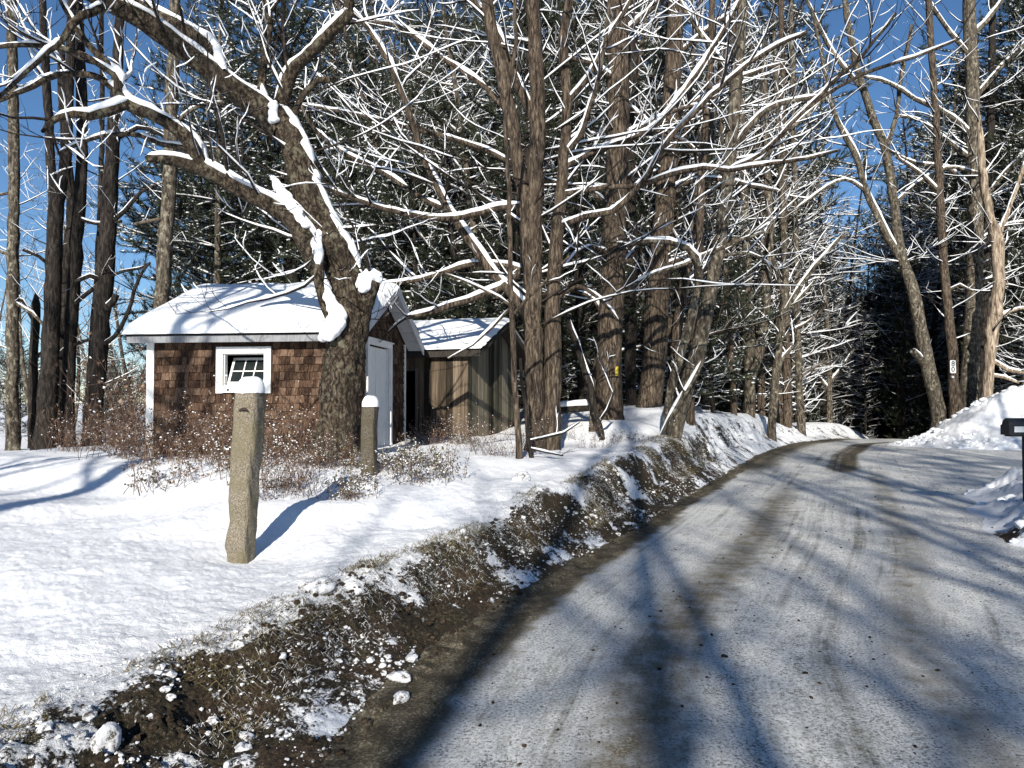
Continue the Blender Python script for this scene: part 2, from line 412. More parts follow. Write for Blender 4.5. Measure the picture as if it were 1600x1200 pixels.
def terrain(x, y):
    """height plus what covers the ground there"""
    x = np.asarray(x, float); y = np.asarray(y, float)
    d0 = lat(x, y)
    near = 1 - sm(10, 26, y)
    d = d0 + (0.28 * fbm(x, y, 1.1, 3, 3) + 0.12 * fbm(x, y, 4.5, 5, 2)) * (0.4 + 0.6 * near)
    wb = np.interp(y, [-10, 3, 5, 7, 9, 14, 20, 27, 40], [1.3, 1.3, 1.0, .8, .75, 1.1, 1.6, 1.6, 1.2])
    s = np.clip(-d / wb, 0, 1); su = -d / wb
    prof = (.22 * sm(0, .3, s) + .63 * sm(.28, .72, s + .25 * fbm(x, y, 3.1, 8, 3)) + .15 * sm(.6, 1, s)) * (1 + 0.16 * np.exp(-((s - .85) / .22) ** 2))
    F = Ffield(x, y)
    zr = road_z(y)
    # right side
    xr = np.interp(y, [-80, 6, 8.2, 9.5, 12.3, 13.4], [5.0, 5.1, 5.35, 6.05, 7.5, 8.6])
    wob = 0.5 * fbm(x, y, .8, 21, 3)
    p1 = np.minimum((x - xr) * .9, 13.2 - y) + wob
    z1 = (.36 * sm(0, 1.0, p1) + 0.12 * sm(0, 2.5, p1)) * (y < 14.5)
    xr2 = np.interp(y, [20, 24, 26, 27, 30, 36, 45, 70, 200], [10.6, 12.6, 13.2, 13.8, 16.6, 22.5, 31.5, 57, 195])
    yt = np.interp(x, [5, 12.6, 13.4, 14.5, 16, 25, 60], [28.5, 27.5, 25.6, 24.0, 23.2, 22.2, 20])
    p2 = np.minimum((x - xr2) * .72, (y - yt)) + wob * 1.2
    z2 = 2.0 * sm(-.2, 3.6, p2) * np.interp(x, [12, 14.5, 16, 19, 24], [.42, .6, .88, 1.06, 1.0])
    z2 = z2 * (1 - .45 * sm(5, 12, p2))
    onroad_r = (1 - sm(-.05, .15, p1) * (y < 14.5)) * (1 - sm(-.3, 0, p2))
    bank = np.exp(-((s - .5) / .42) ** 2) * (d < 0.15)
    # relief
    clump = (np.interp(y, [3, 8, 11], [.36, .36, .20]) * fbm(x, y, 1.5, 31, 4, .62) + .10 * np.abs(fbm(x, y, 4.5, 37, 4, .65)) + .10 * np.abs(fbm(x, y, 9, 35, 4, .65))) * bank * np.interp(y, [3, 7, 16, 24], [.8, 1, 1, .7])
    rut = np.abs(fbm(x, y, 17, 41, 2)) * .07 * bank
    field = sm(.7, 1.3, -d / wb)
    relief = field * (.10 * fbm(x, y, .55, 51, 2) + .024 * fbm(x + .3 * y, y * 1.6, 1.5, 52, 1))
    edgeb = np.exp(-((su - 1.1) / .5) ** 2) * (d < 0) * (.05 * fbm(x, y, 6, 58, 3))
    r = (d > 0)
    ruts = r * (-.012 * np.exp(-((d0 - 2.2) / .25) ** 2) - .012 * np.exp(-((d0 - 3.8) / .25) ** 2) + .012 * fbm(x, y, 1.5, 61, 3) + .004 * fbm(x, y, 14, 62, 2))
    pl = sm(0, .8, p2) * (.34 * fbm(x, y, 1.1, 71, 3, .6) + .30 * np.abs(fbm(x, y, 3.2, 75, 4, .65))) + sm(0, .5, p1) * (y < 14.5) * (.30 * fbm(x, y, 1.2, 81, 3, .6) + .24 * np.abs(fbm(x, y, 4, 85, 4, .65)))
    z = zr + prof * (F - zr) + clump + rut + relief + edgeb + ruts + z1 + z2 + pl
    for hx, hy, hr in ((-2.4, 6.48, .24), (-1.82, 9.38, .18)):
        z = z - .05 * np.exp(-((x - hx) ** 2 + (y - hy) ** 2) / hr ** 2)
    # snow cover 0..1
    dirtband = (1 - sm(.62, 1.0, s + .5 * fbm(x, y, 1.4, 91, 3)))
    strength = np.interp(y, [2, 5, 9, 13, 17, 22, 30], [1.0, 1.0, .95, .92, .62, .52, .5])
    snow = 1 - dirtband * strength * (.71 + 1.6 * fbm(x, y, 2.2, 95, 4, .6)) - .16 * np.exp(-((su - 1.1) / .45) ** 2) * (y < 18)
    snow = snow + .9 * sm(.95, 1.6, -d / wb + .5 * fbm(x, y, 1.8, 97, 3)) * (d < 0)
    snow = np.where(d > 0, np.where(d < .5, .2, .9), snow)
    snow = snow - .03 * ((p1 > .1) | (p2 > 0))
    hole = np.exp(-(((x - 5.55) / .35) ** 2 + ((y - 8.6) / .35) ** 2))
    snow = snow - 1.0 * hole
    snow = np.where((y > 36) & (x > -14), np.minimum(snow, .42), snow)  # snow thinned in the far wood, its darker floor standing in for shade
    rough = np.clip(bank * 1.0 + .55 * np.exp(-((su - 1.0) / .55) ** 2) * (d < 0) + sm(0, .4, p2) * .7 + sm(0, .3, p1) * (y < 14.5) * .6, 0, 1)
    # dirt on the road surface
    shw = np.interp(y, [2, 4.5, 7, 10, 16, 30], [.55, .60, .50, .40, .35, .6])
    dirt = 1 - sm(shw * .45, shw * 1.25, d)
    dirt = np.maximum(dirt, .95 * np.exp(-((d0 - 2.3) / .38) ** 4) * sm(15, 18, y + 2 * fbm(x, y, .6, 99, 2)) * (1 - sm(27, 29, y)))
    dirt = np.maximum(dirt, .75 * (1 - sm(.4, 1.4, d)) * sm(14, 18, y))
    dirt = np.maximum(dirt, .62 * np.exp(-((d0 - 1.45) / .38) ** 2) * (1 - sm(11, 18, y)))
    dirt = np.maximum(dirt, .50 * np.exp(-((d0 - 3.0) / .30) ** 2) * (1 - sm(14, 20, y)))
    isroad = (d > 0) & (p1 < .05) & (p2 < .0)
    return z, snow, rough, dirt, isroad, d0

def H(x, y):
    return float(terrain(np.array([x]), np.array([y]))[0][0])

def build_terrain():
    az = np.concatenate([np.linspace(-180, -44, 60)[:-1], np.linspace(-44, 44, 980), np.linspace(44, 180, 60)[1:]])
    az = np.radians(az)
    rr = np.concatenate([[0.02, .6, 1.1, 1.6], np.geomspace(2.1, 45, 760), np.geomspace(47, 600, 60)])
    A, Rr = np.meshgrid(az, rr)
    X = np.sin(A) * Rr; Y = np.cos(A) * Rr
    z, snow, rough, dirt, isroad, d0 = terrain(X.ravel(), Y.ravel())
    z = np.where(Rr.ravel() > 90, np.maximum(z, -2) * np.clip((600 - Rr.ravel()) / 510, 0, 1) - 1.0 * sm(90, 200, Rr.ravel()), z)
    V = np.stack([X.ravel(), Y.ravel(), z], 1)
    nr, na = X.shape
    i = np.arange(nr * na).reshape(nr, na)
    F = np.stack([i[:-1, :-1], i[:-1, 1:], i[1:, 1:], i[1:, :-1]], -1).reshape(-1, 4)
    F = F[:, ::-1]
    fr = isroad[F].mean(1) > .5
    fy = V[F[:, 0], 1]; fd = d0[F[:, 0]]
    W = np.interp(fy, [0, 9, 14, 24, 30, 200], [6.5, 5.5, 5.0, 4.6, 4.4, 4.4])
    drive = fr & (fd > W) & (fy > 8)
    road = fr & ~drive
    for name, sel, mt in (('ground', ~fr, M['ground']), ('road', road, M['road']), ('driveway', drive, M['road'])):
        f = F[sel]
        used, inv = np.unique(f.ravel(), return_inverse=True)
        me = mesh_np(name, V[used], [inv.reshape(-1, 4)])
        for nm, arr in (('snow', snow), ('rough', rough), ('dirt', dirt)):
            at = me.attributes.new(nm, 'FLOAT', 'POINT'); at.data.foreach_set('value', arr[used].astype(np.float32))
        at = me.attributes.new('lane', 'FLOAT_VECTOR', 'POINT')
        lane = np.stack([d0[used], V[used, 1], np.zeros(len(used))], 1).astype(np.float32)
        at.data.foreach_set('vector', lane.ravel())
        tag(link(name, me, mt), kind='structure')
build_terrain()

# ------------------------------------------------------------------ branches, snow on branches, needles
def frames(Pn):
    T = np.gradient(Pn, axis=1)
    T /= np.linalg.norm(T, axis=2, keepdims=True) + 1e-9
    mt = T.mean(1)
    ref = np.where(np.abs(mt[:, 2:3]) > .8, np.array([[0.97, 0.2, 0.1]]), np.array([[0.02, 0.03, 1.0]]))
    A = np.cross(T, ref[:, None, :]); A /= np.linalg.norm(A, axis=2, keepdims=True) + 1e-9
    B = np.cross(A, T)
    return T, A, B

def grouped(polys):
    g = {}
    for p, r in polys: g.setdefault(len(p), []).append((p, r))
    return g

def tube_mesh(name, polys, sides=5, lump=0.0, seed=0):
    vs = []; fs = []; off = 0
    for N, lst in grouped(polys).items():
        Pn = np.array([a for a, _ in lst]); Rn = np.array([b for _, b in lst])
        T, A, B = frames(Pn)
        th = np.linspace(0, 2 * np.pi, sides, endpoint=False)
        ring = A[:, :, None, :] * np.cos(th)[None, None, :, None] + B[:, :, None, :] * np.sin(th)[None, None, :, None]
        rad = Rn[:, :, None]
        if lump:
            ln = vn(th[None, None, :] * 1.7 + 31.0, Pn[:, :, 2:3] * 1.3 + Pn[:, :, 0:1], seed) - .5
            ln2 = vn(np.cos(th)[None, None, :] * 4 + 31.0 + Pn[:, :, 0:1], np.sin(th)[None, None, :] * 4 + Pn[:, :, 2:3] * 3.1, seed + 4) - .5
            rad = rad * (1 + lump * ln2 * 1.2 + lump * .6 * (vn(np.cos(th)[None, None, :] * 9 + 3.0, np.sin(th)[None, None, :] * 9 + Pn[:, :, 2:3] * 9.1, seed + 5) - .5))
        V = Pn[:, :, None, :] + ring * rad[..., None]
        n = len(lst)
        idx = np.arange(n * N * sides).reshape(n, N, sides) + off
        a = idx[:, :-1]; b_ = idx[:, 1:]
        F = np.stack([a, np.roll(a, -1, 2), np.roll(b_, -1, 2), b_], -1).reshape(-1, 4)
        vs.append(V.reshape(-1, 3)); fs.append(F); off += n * N * sides
    return mesh_np(name, np.concatenate(vs), [np.concatenate(fs)])

def snow_mesh(name, polys, rng, sides=5, amount=1.0, lo=.22, hi=.5):
    vs = []; fs = []; off = 0
    for N, lst in grouped(polys).items():
        Pn = np.array([a for a, _ in lst]); Rn = np.array([b for _, b in lst])
        T = np.gradient(Pn, axis=1); T /= np.linalg.norm(T, axis=2, keepdims=True) + 1e-9
        hz = np.sqrt(np.clip(1 - T[..., 2] ** 2, 0, 1))
        k = sm(lo, hi, hz) * amount
        keep = k.max(1) > .12
        if not keep.any(): continue
        Pn, Rn, T, k = Pn[keep], Rn[keep], T[keep], k[keep]
        up = np.array([0, 0, 1.0])
        B = up - T * T[..., 2:3]; B /= np.linalg.norm(B, axis=2, keepdims=True) + 1e-9
        A = np.cross(T, B)
        lum = .55 + .9 * vn(Pn[..., 0] * 3 + Pn[..., 1] * 2.1, Pn[..., 2] * 3 + 5, 9)
        lum = lum * np.where((vn(Pn[..., 0] * 1.4 + 9, Pn[..., 2] * 1.4 + Pn[..., 1], 19) < .27) & (Rn < .06), .12, 1)
        lum = np.where(Rn > .05, np.clip(lum, .75, 1.2), lum) * np.where((Rn[:, :1] < .0125) & (rng.random((len(Rn), 1)) < .55), .0, 1)
        k = k * lum
        k[:, 0] *= .5; k[:, -1] *= .35
        w = (np.minimum(Rn * .85, Rn * .38 + .045) + .005) * np.clip(k, 0, 1.05)
        h = (np.minimum(Rn * .75, .045) + .006) * k
        c = Pn + B * (Rn * np.where(Rn > .09, .86, .62) + h * .45)[..., None]
        th = np.linspace(0, 2 * np.pi, sides, endpoint=False) + .3
        V = c[:, :, None, :] + A[:, :, None, :] * (np.cos(th) * w[..., None])[..., None] + B[:, :, None, :] * (np.sin(th) * h[..., None])[..., None]
        n = len(Pn)
        idx = np.arange(n * N * sides).reshape(n, N, sides) + off
        a = idx[:, :-1]; b_ = idx[:, 1:]
        F = np.stack([a, b_, np.roll(b_, -1, 2), np.roll(a, -1, 2)], -1).reshape(-1, 4)
        vs.append(V.reshape(-1, 3)); fs.append(F); off += n * N * sides
    if not vs: return None
    return mesh_np(name, np.concatenate(vs), [np.concatenate(fs)])

def nrm(v): return v / (np.linalg.norm(v) + 1e-9)

def resample(pts, rad, step):
    pts = np.array(pts, float); rad = np.array(rad, float)
    # Catmull-Rom through the traced joints
    out = []; ro = []
    n = len(pts)
    for i in range(n - 1):
        p0 = pts[max(i - 1, 0)]; p1 = pts[i]; p2 = pts[i + 1]; p3 = pts[min(i + 2, n - 1)]
        L = np.linalg.norm(p2 - p1); m_ = max(1, int(L / step))
        for j in range(m_):
            t = j / m_
            out.append(.5 * ((2 * p1) + (-p0 + p2) * t + (2 * p0 - 5 * p1 + 4 * p2 - p3) * t * t + (-p0 + 3 * p1 - 3 * p2 + p3) * t ** 3))
            ro.append(rad[i] * (1 - t) + rad[i + 1] * t)
    out.append(pts[-1]); ro.append(rad[-1])
    return np.array(out), np.array(ro)

def branch_from(p0, d, L, r, rng, n=6, wander=.16, up=.05, tip=.25):
    pts = [p0]; rad = [r]; d = nrm(d)
    for i in range(1, n):
        d = nrm(d + rng.normal(0, wander, 3) + np.array([0, 0, up]))
        pts.append(pts[-1] + d * L / (n - 1)); rad.append(r * (1 - (1 - tip) * i / (n - 1)))
    return np.array(pts), np.array(rad)

def grow(poly, rng, lev, out, dens, lf, rmin=.004, t0=.2, up=.04, ang=(35, 65), maxr=.05, upb=.35):
    """children along poly; lev levels of them, all appended to out"""
    pts, rad = poly
    seg = np.linalg.norm(np.diff(pts, axis=0), axis=1); cum = np.concatenate([[0], np.cumsum(seg)])
    L = cum[-1]
    nchild = max(1, int(L * (1 - t0) * dens + rng.random()))
    for _ in range(nchild):
        t = (t0 + (1 - t0) * rng.random() ** .8) * L
        i = min(np.searchsorted(cum, t) - 1, len(seg) - 1); i = max(i, 0)
        f = (t - cum[i]) / (seg[i] + 1e-9)
        p = pts[i] * (1 - f) + pts[i + 1] * f
        r = rad[i] * (1 - f) + rad[i + 1] * f
        T = nrm(pts[i + 1] - pts[i])
        q = rng.normal(0, 1, 3); q[2] = abs(q[2]) * .8 + upb * .3
        q = nrm(q - T * np.dot(q, T))
        a = R(rng.uniform(*ang))
        d = T * math.cos(a) + q * math.sin(a)
        cl = lf * rng.uniform(.45, 1.15)
        cr = max(rmin, min(r * .6, maxr, cl * .016))
        child = branch_from(p, d, cl, cr, rng, 7, .13, up + .02, .2)
        out.append(child)
        if lev > 1:
            grow(child, rng, lev - 1, out, dens * 1.5, lf * .48, rmin, .2, up, ang, maxr, upb)

def tuft_mesh(name, pos, dirs, rng, nb=6, L=.13, w=.012, spread=.8):
    n = len(pos)
    D = np.repeat(dirs, nb, 0) + rng.normal(0, spread, (n * nb, 3)) * .6
    D /= np.linalg.norm(D, axis=1, keepdims=True)
    p = np.repeat(pos, nb, 0) + rng.normal(0, .02, (n * nb, 3))
    side = np.cross(D, rng.normal(0, 1, (n * nb, 3))); side /= np.linalg.norm(side, axis=1, keepdims=True) + 1e-9
    ln = L * rng.uniform(.6, 1.3, (n * nb, 1))
    v = np.stack([p - side * w, p + side * w, p + D * ln], 1).reshape(-1, 3)
    f = np.arange(n * nb * 3).reshape(-1, 3)
    return mesh_np(name, v, [f], smooth=False)

ICO = None
def ico():
    global ICO
    if ICO is None:
        t = (1 + 5 ** .5) / 2
        v = np.array([(-1, t, 0), (1, t, 0), (-1, -t, 0), (1, -t, 0), (0, -1, t), (0, 1, t), (0, -1, -t), (0, 1, -t), (t, 0, -1), (t, 0, 1), (-t, 0, -1), (-t, 0, 1)], float)
        v /= np.linalg.norm(v[0])
        f = np.array([(0, 11, 5), (0, 5, 1), (0, 1, 7), (0, 7, 10), (0, 10, 11), (1, 5, 9), (5, 11, 4), (11, 10, 2), (10, 7, 6), (7, 1, 8), (3, 9, 4), (3, 4, 2), (3, 2, 6), (3, 6, 8), (3, 8, 9), (4, 9, 5), (2, 4, 11), (6, 2, 10), (8, 6, 7), (9, 8, 1)])
        # one subdivision
        cache = {}; V = list(v); nf = []
        def mid(a, b):
            k = (min(a, b), max(a, b))
            if k not in cache:
                V.append(nrm((V[a] + V[b]) / 2)); cache[k] = len(V) - 1
            return cache[k]
        for a, b_, c in f:
            x, y, z = mid(a, b_), mid(b_, c), mid(c, a)
            nf += [(a, x, z), (b_, y, x), (c, z, y), (x, y, z)]
        ICO = (v, f, np.array(V), np.array(nf))
    return ICO

def blobs_mesh(name, pos, size, rng, fine=False, flat=.8, jag=.25, smooth=True):
    v0, f0, v1, f1 = ico()
    v, f = (v1, f1) if fine else (v0, f0)
    n = len(pos); m_ = len(v)
    size = np.asarray(size)
    if size.ndim == 1: size = np.stack([size, size, size * flat], 1)
    ax = rng.normal(0, 1, (n, 3, 3)); q, _ = np.linalg.qr(ax)
    VV = np.einsum('nij,mj->nmi', q, v) * (1 + rng.uniform(-jag, jag, (n, m_, 1)))
    VV = VV * size[:, None, :] + pos[:, None, :]
    F = f[None] + (np.arange(n) * m_)[:, None, None]
    return mesh_np(name, VV.reshape(-1, 3), [F.reshape(-1, 3)], smooth=smooth)

# ------------------------------------------------------------------ traced trees
def traced(name, label, base_px, Y, trunk, limbs, bm, rng_seed, cat='tree', group=None, twig=(2, 2.2, 1.3), sides=14, twig_r=.005, limb_r=1.0, lump=.25, step=.22, snow_amt=1.0, twt=.25, ang=(35, 65), flare=1.35, snow_lo=.22, snow_hi=.5, trunk_snow=True, trunk_twigs=False, long=0, longz=(2.2, 9), longL=(2.2, 4.4)):
    """trunk / limbs: lists of (px, py, r_px[, dy]); dy = metres nearer (-) or farther (+) than Y"""
    rng = np.random.default_rng(rng_seed)
    def conv(lst):
        pts = []; rad = []
        for q in lst:
            dy = q[3] if len(q) > 3 else 0
            pts.append(P(q[0], q[1], Y + dy)); rad.append(q[2] * (Y + dy) / FPX)
        return pts, rad
    tp, tr = conv(trunk)
    gz = H(tp[0][0], tp[0][1])
    base = np.array([tp[0][0], tp[0][1], gz])
    if tp[0][2] > gz - .05:
        tp = [np.array([tp[0][0], tp[0][1], gz - .25])] + tp; tr = [tr[0] * flare] + tr
    tpts, trad = resample(tp, tr, step)
    root = empty(name, tuple(base), 0, label, cat, group)
    tp2 = tpts - base
    tp2 = tp2 + rng.normal(0, .010, tp2.shape) * np.array([1, 1, 0])
    trunkpoly = (tp2, trad)
    link('trunk', tube_mesh('trunk', [trunkpoly], sides, lump, rng_seed), bm, root)
    lp = []; small = []; tw = []
    for L_ in limbs:
        p_, r_ = conv(L_)
        p_, r_ = resample(p_, np.array(r_) * limb_r, step * .9)
        p_ = p_ - base
        p_[1:-1] += rng.normal(0, .03 * step, p_[1:-1].shape)
        lp.append((p_, r_))
    for l_ in lp:
        link('limb', tube_mesh('limb', [l_], 9, lump * .7, rng_seed), bm, root)
    if twig[0]:
        for l_ in lp:
            grow(l_, rng, twig[0], tw, twig[1], twig[2], twig_r, .12, .05, ang)
        zs = tp2[:, 2]
        for q_ in range(long):
            zt = rng.uniform(*longz); i_ = int(np.argmin(np.abs(zs - zt)))
            az_ = (0 if rng.random() < .5 else math.pi) + rng.normal(0, .55); el_ = R(rng.uniform(2, 34))
            dd_ = np.array([math.cos(az_) * math.cos(el_), math.sin(az_) * math.cos(el_), math.sin(el_)])
            c_ = branch_from(tp2[i_], dd_, rng.uniform(*longL), rng.uniform(.014, .026), rng, 13, .075, .012, .25)
            tw.append(c_)
            grow(c_, rng, 2, tw, 1.5, .9, .005, .2, .03, (30, 60))
        if trunk_twigs:
            grow(trunkpoly, rng, twig[0], tw, twig[1] * .9, twig[2] * 1.2, twig_r, twt, .05, ang)
        if tw:
            link('crown', tube_mesh('crown', tw, 4), M['twig'], root)
    sn = lp + tw + ([trunkpoly] if trunk_snow else [])
    if sn:
        ms = snow_mesh('snow', sn, rng, 6, snow_amt, lo=snow_lo, hi=snow_hi)
        if ms: link('snow', ms, M['snow'], root)
    return root

# the old maple in front of the shed
maple = traced('maple_tree', 'thick old leaning maple in front of the shingled shed, snow along its big bare limbs', None, 10.4,
    [(522, 722, 35), (526, 680, 30), (530, 620, 27.5), (536, 560, 28), (545, 500, 30), (545, 450, 27), (529, 400, 24), (504, 350, 22), (480, 290, 20.5), (461, 235, 20), (443, 195, 18.5), (424, 172, 17)],
    [[(440, 205, 18), (410, 172, 18), (372, 145, 17, -.2), (337, 118, 17, -.4), (281, 75, 16, -.7), (225, 34, 15, -1), (169, 6, 13, -1.2), (110, -25, 11, -1.4), (40, -60, 8, -1.7)],
     [(345, 118, 12, -.4), (330, 90, 13, -.3), (320, 70, 12, -.3), (292, 49, 12, -.2), (240, 22, 11, -.1), (195, -8, 9, 0), (140, -50, 7, 0)],
     [(440, 200, 13), (437, 175, 12), (443, 148, 11), (457, 112, 10), (492, 76, 10, -.2), (525, 42, 9, -.3), (546, 20, 9, -.4), (543, -5, 8, -.4), (530, -50, 6, -.5)],
     [(425, 200, 9), (414, 170, 8, .2), (409, 140, 7, .3), (412, 94, 7, .4), (420, 38, 6, .5), (410, -20, 5, .6)],
     [(452, 190, 6), (463, 170, 5), (474, 148, 5), (497, 126, 5), (516, 124, 5)],
     [(505, 430, 18, -.1), (484, 385, 17, -.2), (462, 350, 16, -.3), (431, 326, 14, -.4), (375, 296, 12, -.6), (319, 265, 11, -.8), (270, 250, 9, -1), (228, 247, 6, -1.2)],
     [(316, 262, 10, -.8), (305, 236, 11, -.9), (285, 208, 11, -1), (245, 182, 10, -1.1), (195, 160, 10, -1.2), (184, 124, 7, -1.2), (165, 98, 6, -1.2), (130, 60, 5, -1.3), (100, 10, 4, -1.3), (80, -30, 3, -1.3)],
     [(200, 162, 8, -1.2), (172, 172, 8, -1.4), (140, 181, 7, -1.5), (115, 178, 6, -1.6), (85, 187, 5, -1.7), (66, 206, 3, -1.8)],
     [(195, 155, 6, -1.2), (150, 120, 5, -1.0), (90, 118, 5, -.9), (40, 140, 4, -.8), (-20, 165, 3, -.8)],
     [(184, 120, 5, -1.2), (120, 82, 4, -1.4), (50, 70, 4, -1.6), (-30, 75, 3, -1.8)],
     [(170, 8, 7, -1.2), (120, 30, 6, -1.5), (100, 60, 5, -1.6), (60, 95, 4, -1.8), (0, 150, 3, -2)],
     [(500, 350, 7), (498, 400, 8, -.35), (500, 450, 8, -.42), (516, 500, 7, -.30)],
     [(300, 232, 5, -.9), (255, 225, 4, -.6), (210, 210, 4, -.3), (150, 215, 3, 0), (90, 240, 2.5, .2)],
     [(562, 500, 17), (570, 470, 17, -.1), (578, 446, 16, -.15), (581, 438, 15, -.15), (582, 436, 1, -.15)]],
    M['bark_maple'], 11, twig=(3, 2.7, 1.6), sides=40, lump=.30, step=.10, twig_r=.0042, snow_lo=.16, snow_hi=.36, long=9, longz=(2.6, 6), longL=(1.6, 3.2))
# snow lodged on the trunk and capping the sawn stub
rng = np.random.default_rng(5)
def snow_lump(root, name, pts):
    b0 = np.array(root.location)
    pos = np.array([P(a, b_, y_) - b0 for a, b_, y_, s_ in pts]); sz = np.array([s_ for *_, s_ in pts])
    pos, sz = resample(pos, sz, .02)
    sz = sz * (.75 + .5 * vn(np.arange(len(sz)) * .35, np.zeros(len(sz)), len(pts))) 
    pos = pos + rng.normal(0, .014, pos.shape)
    me = blobs_mesh(name, pos, np.stack([sz, sz * .8, sz * .9], 1), rng, True, jag=.1)
    o = link(name, me, M['snow'], root)
    rm = o.modifiers.new('remesh', 'REMESH'); rm.mode = 'VOXEL'; rm.voxel_size = .016; rm.use_smooth_shade = True
    s_ = o.modifiers.new('smooth', 'SMOOTH'); s_.iterations = 3
    return o
snow_lump(maple, 'snow', [(568, 452, 10.1, .07), (571, 440, 10.15, .10), (577, 431, 10.2, .115), (586, 434, 10.3, .10), (588, 442, 10.35, .06)])
snow_lump(maple, 'snow', [(500, 530, 10.12, .04), (508, 524, 10.06, .09), (516, 516, 10.0, .13), (524, 505, 9.97, .13), (527, 492, 9.95, .10), (521, 478, 9.97, .08), (514, 466, 10.0, .07), (508, 450, 10.02, .06), (502, 425, 10.05, .045), (497, 400, 10.05, .03)])
snow_lump(maple, 'snow', [(429, 188, 10.22, .04), (425, 180, 10.22, .07), (426, 168, 10.3, .07), (430, 160, 10.35, .03)])
snow_lump(maple, 'snow', [(476, 352, 10.02, .05), (464, 336, 10.02, .075), (452, 320, 10.02, .085), (443, 303, 10.08, .07), (434, 288, 10.12, .06), (427, 278, 10.12, .03)])
snow_lump(maple, 'snow', [(482, 352, 10.1, .03), (488, 370, 10.1, .05), (494, 392, 10.1, .05), (500, 415, 10.1, .03)])

# multi-stemmed maple in the middle
mid = traced('maple_tree', 'tall multi-stemmed bare maple right of the plank shed, long snowy limbs to both sides', None, 13.2,
    [(838, 702, 18), (836, 650, 15), (834, 560, 14), (832, 480, 14), (834, 380, 13), (836, 290, 13), (840, 200, 12), (838, 100, 11), (832, 0, 10), (830, -120, 8), (835, -260, 6)],
    [[(858, 705, 18, .1), (862, 640, 15, .1), (864, 560, 14, .1), (864, 480, 12), (868, 400, 11), (874, 320, 10), (880, 250, 9), (886, 160, 8), (880, 60, 8), (893, -20, 7), (900, -150, 5)],
     [(832, 480, 10), (824, 400, 11), (820, 325, 10), (811, 262, 11), (797, 180, 11), (785, 112, 11), (765, 30, 10), (755, -40, 9), (735, -160, 6)],
     [(840, 205, 8), (822, 160, 8, .1), (800, 110, 7, .2), (780, 60, 6, .2), (740, 0, 5, .3), (700, -60, 4, .4)],
     [(835, 520, 8), (812, 475, 8), (781, 440, 7.5), (752, 402, 7), (725, 364, 7), (702, 330, 6), (680, 285, 5.5), (661, 247, 5), (642, 184, 5), (624, 135, 4.5), (598, 80, 4), (555, 22, 3.5), (500, -30, 3)],
     [(822, 322, 5), (780, 325, 5, -.2), (710, 341, 4.5, -.5), (660, 338, 4.2, -.7), (616, 330, 4, -.9), (556, 311, 3.5, -1.2), (500, 292, 3, -1.4)],
     [(872, 355, 5), (916, 338, 5, -.3), (957, 330, 4.8, -.5), (990, 300, 4.5, -.7), (1014, 270, 4.2, -.9), (1040, 225, 4, -1), (1100, 161, 3.8, -1.2), (1180, 92, 3.2, -1.5), (1260, 50, 2.5, -1.8)],
     [(876, 304, 5), (915, 297, 4.5, -.2), (950, 292, 4.2, -.4), (1002, 289, 4, -.7), (1050, 272, 4, -1), (1100, 262, 3.8, -1.2), (1140, 266, 3.5, -1.4), (1190, 258, 3.2, -1.6), (1260, 248, 2.8, -1.8), (1310, 235, 2.2, -2)],
     [(1140, 265, 3.2, -1.4), (1190, 240, 3.2, -1.6), (1250, 180, 3, -1.9), (1300, 130, 3, -2.1), (1350, 85, 2.6, -2.3), (1400, 20, 2, -2.6)],
     [(1250, 178, 2.6, -1.9), (1310, 135, 2.8, -2.1), (1370, 108, 2.8, -2.3), (1430, 88, 2.4, -2.5), (1500, 60, 2, -2.7)],
     [(882, 262, 5), (915, 243, 4.5, .2), (950, 229, 4.2, .4), (990, 215, 4, .5), (1025, 195, 4, .6), (1062, 150, 3.6, .7), (1100, 97, 3.2, .8), (1140, 30, 3, .9), (1180, -50, 2.5, 1)],
     [(812, 425, 7), (793, 443, 6.5), (748, 463, 5.5, -.2), (700, 478, 5, -.4), (669, 489, 4.5, -.5), (634, 496, 3.5, -.6)],
     [(835, 430, 5), (795, 415, 4.5, .3), (735, 413, 4.2, .5), (690, 427, 4, .6), (640, 440, 3.6, .7), (595, 444, 3, .8)],
     [(812, 262, 4), (760, 235, 4, .3), (700, 215, 3.8, .6), (640, 200, 3.5, .8), (560, 180, 3, 1), (480, 165, 2.4, 1.2)],
     [(797, 180, 4, 0), (750, 130, 4, .3), (690, 90, 3.8, .6), (620, 40, 3.4, .8), (560, 35, 3, 1), (520, 20, 2.4, 1.2)],
     [(886, 160, 4.5), (920, 120, 4, -.2), (950, 60, 3.5, -.4), (985, 0, 3, -.6), (1010, -70, 2.4, -.8)],
     [(880, 240, 4), (905, 215, 4, -.2), (925, 160, 3.6, -.4), (940, 100, 3.2, -.6), (950, 20, 2.8, -.6), (955, -60, 2.2, -.6)],
     [(868, 470, 4), (900, 445, 3.6, -.2), (940, 470, 3, -.4), (965, 500, 2.2, -.5)],
     [(702, 330, 4), (660, 310, 4, .3), (600, 270, 3.8, .5), (540, 240, 3.4, .7), (490, 200, 3, .8), (470, 160, 2.4, .9)]],
    M['bark_brown'], 23, twig=(3, 1.5, 1.7), sides=24, lump=.22, step=.18, twig_r=.0042, long=26, longz=(2.0, 8.5), longL=(2.4, 5.0))

def simple(name, label, Y, trunk, limbs, bm, seed, **kw):
    a = dict(twig=(3, 1.8, 1.4), sides=14, step=.25, lump=.2, twig_r=.0055)
    a.update(kw)
    return traced(name, label, None, Y, trunk, limbs, bm, seed, **a)

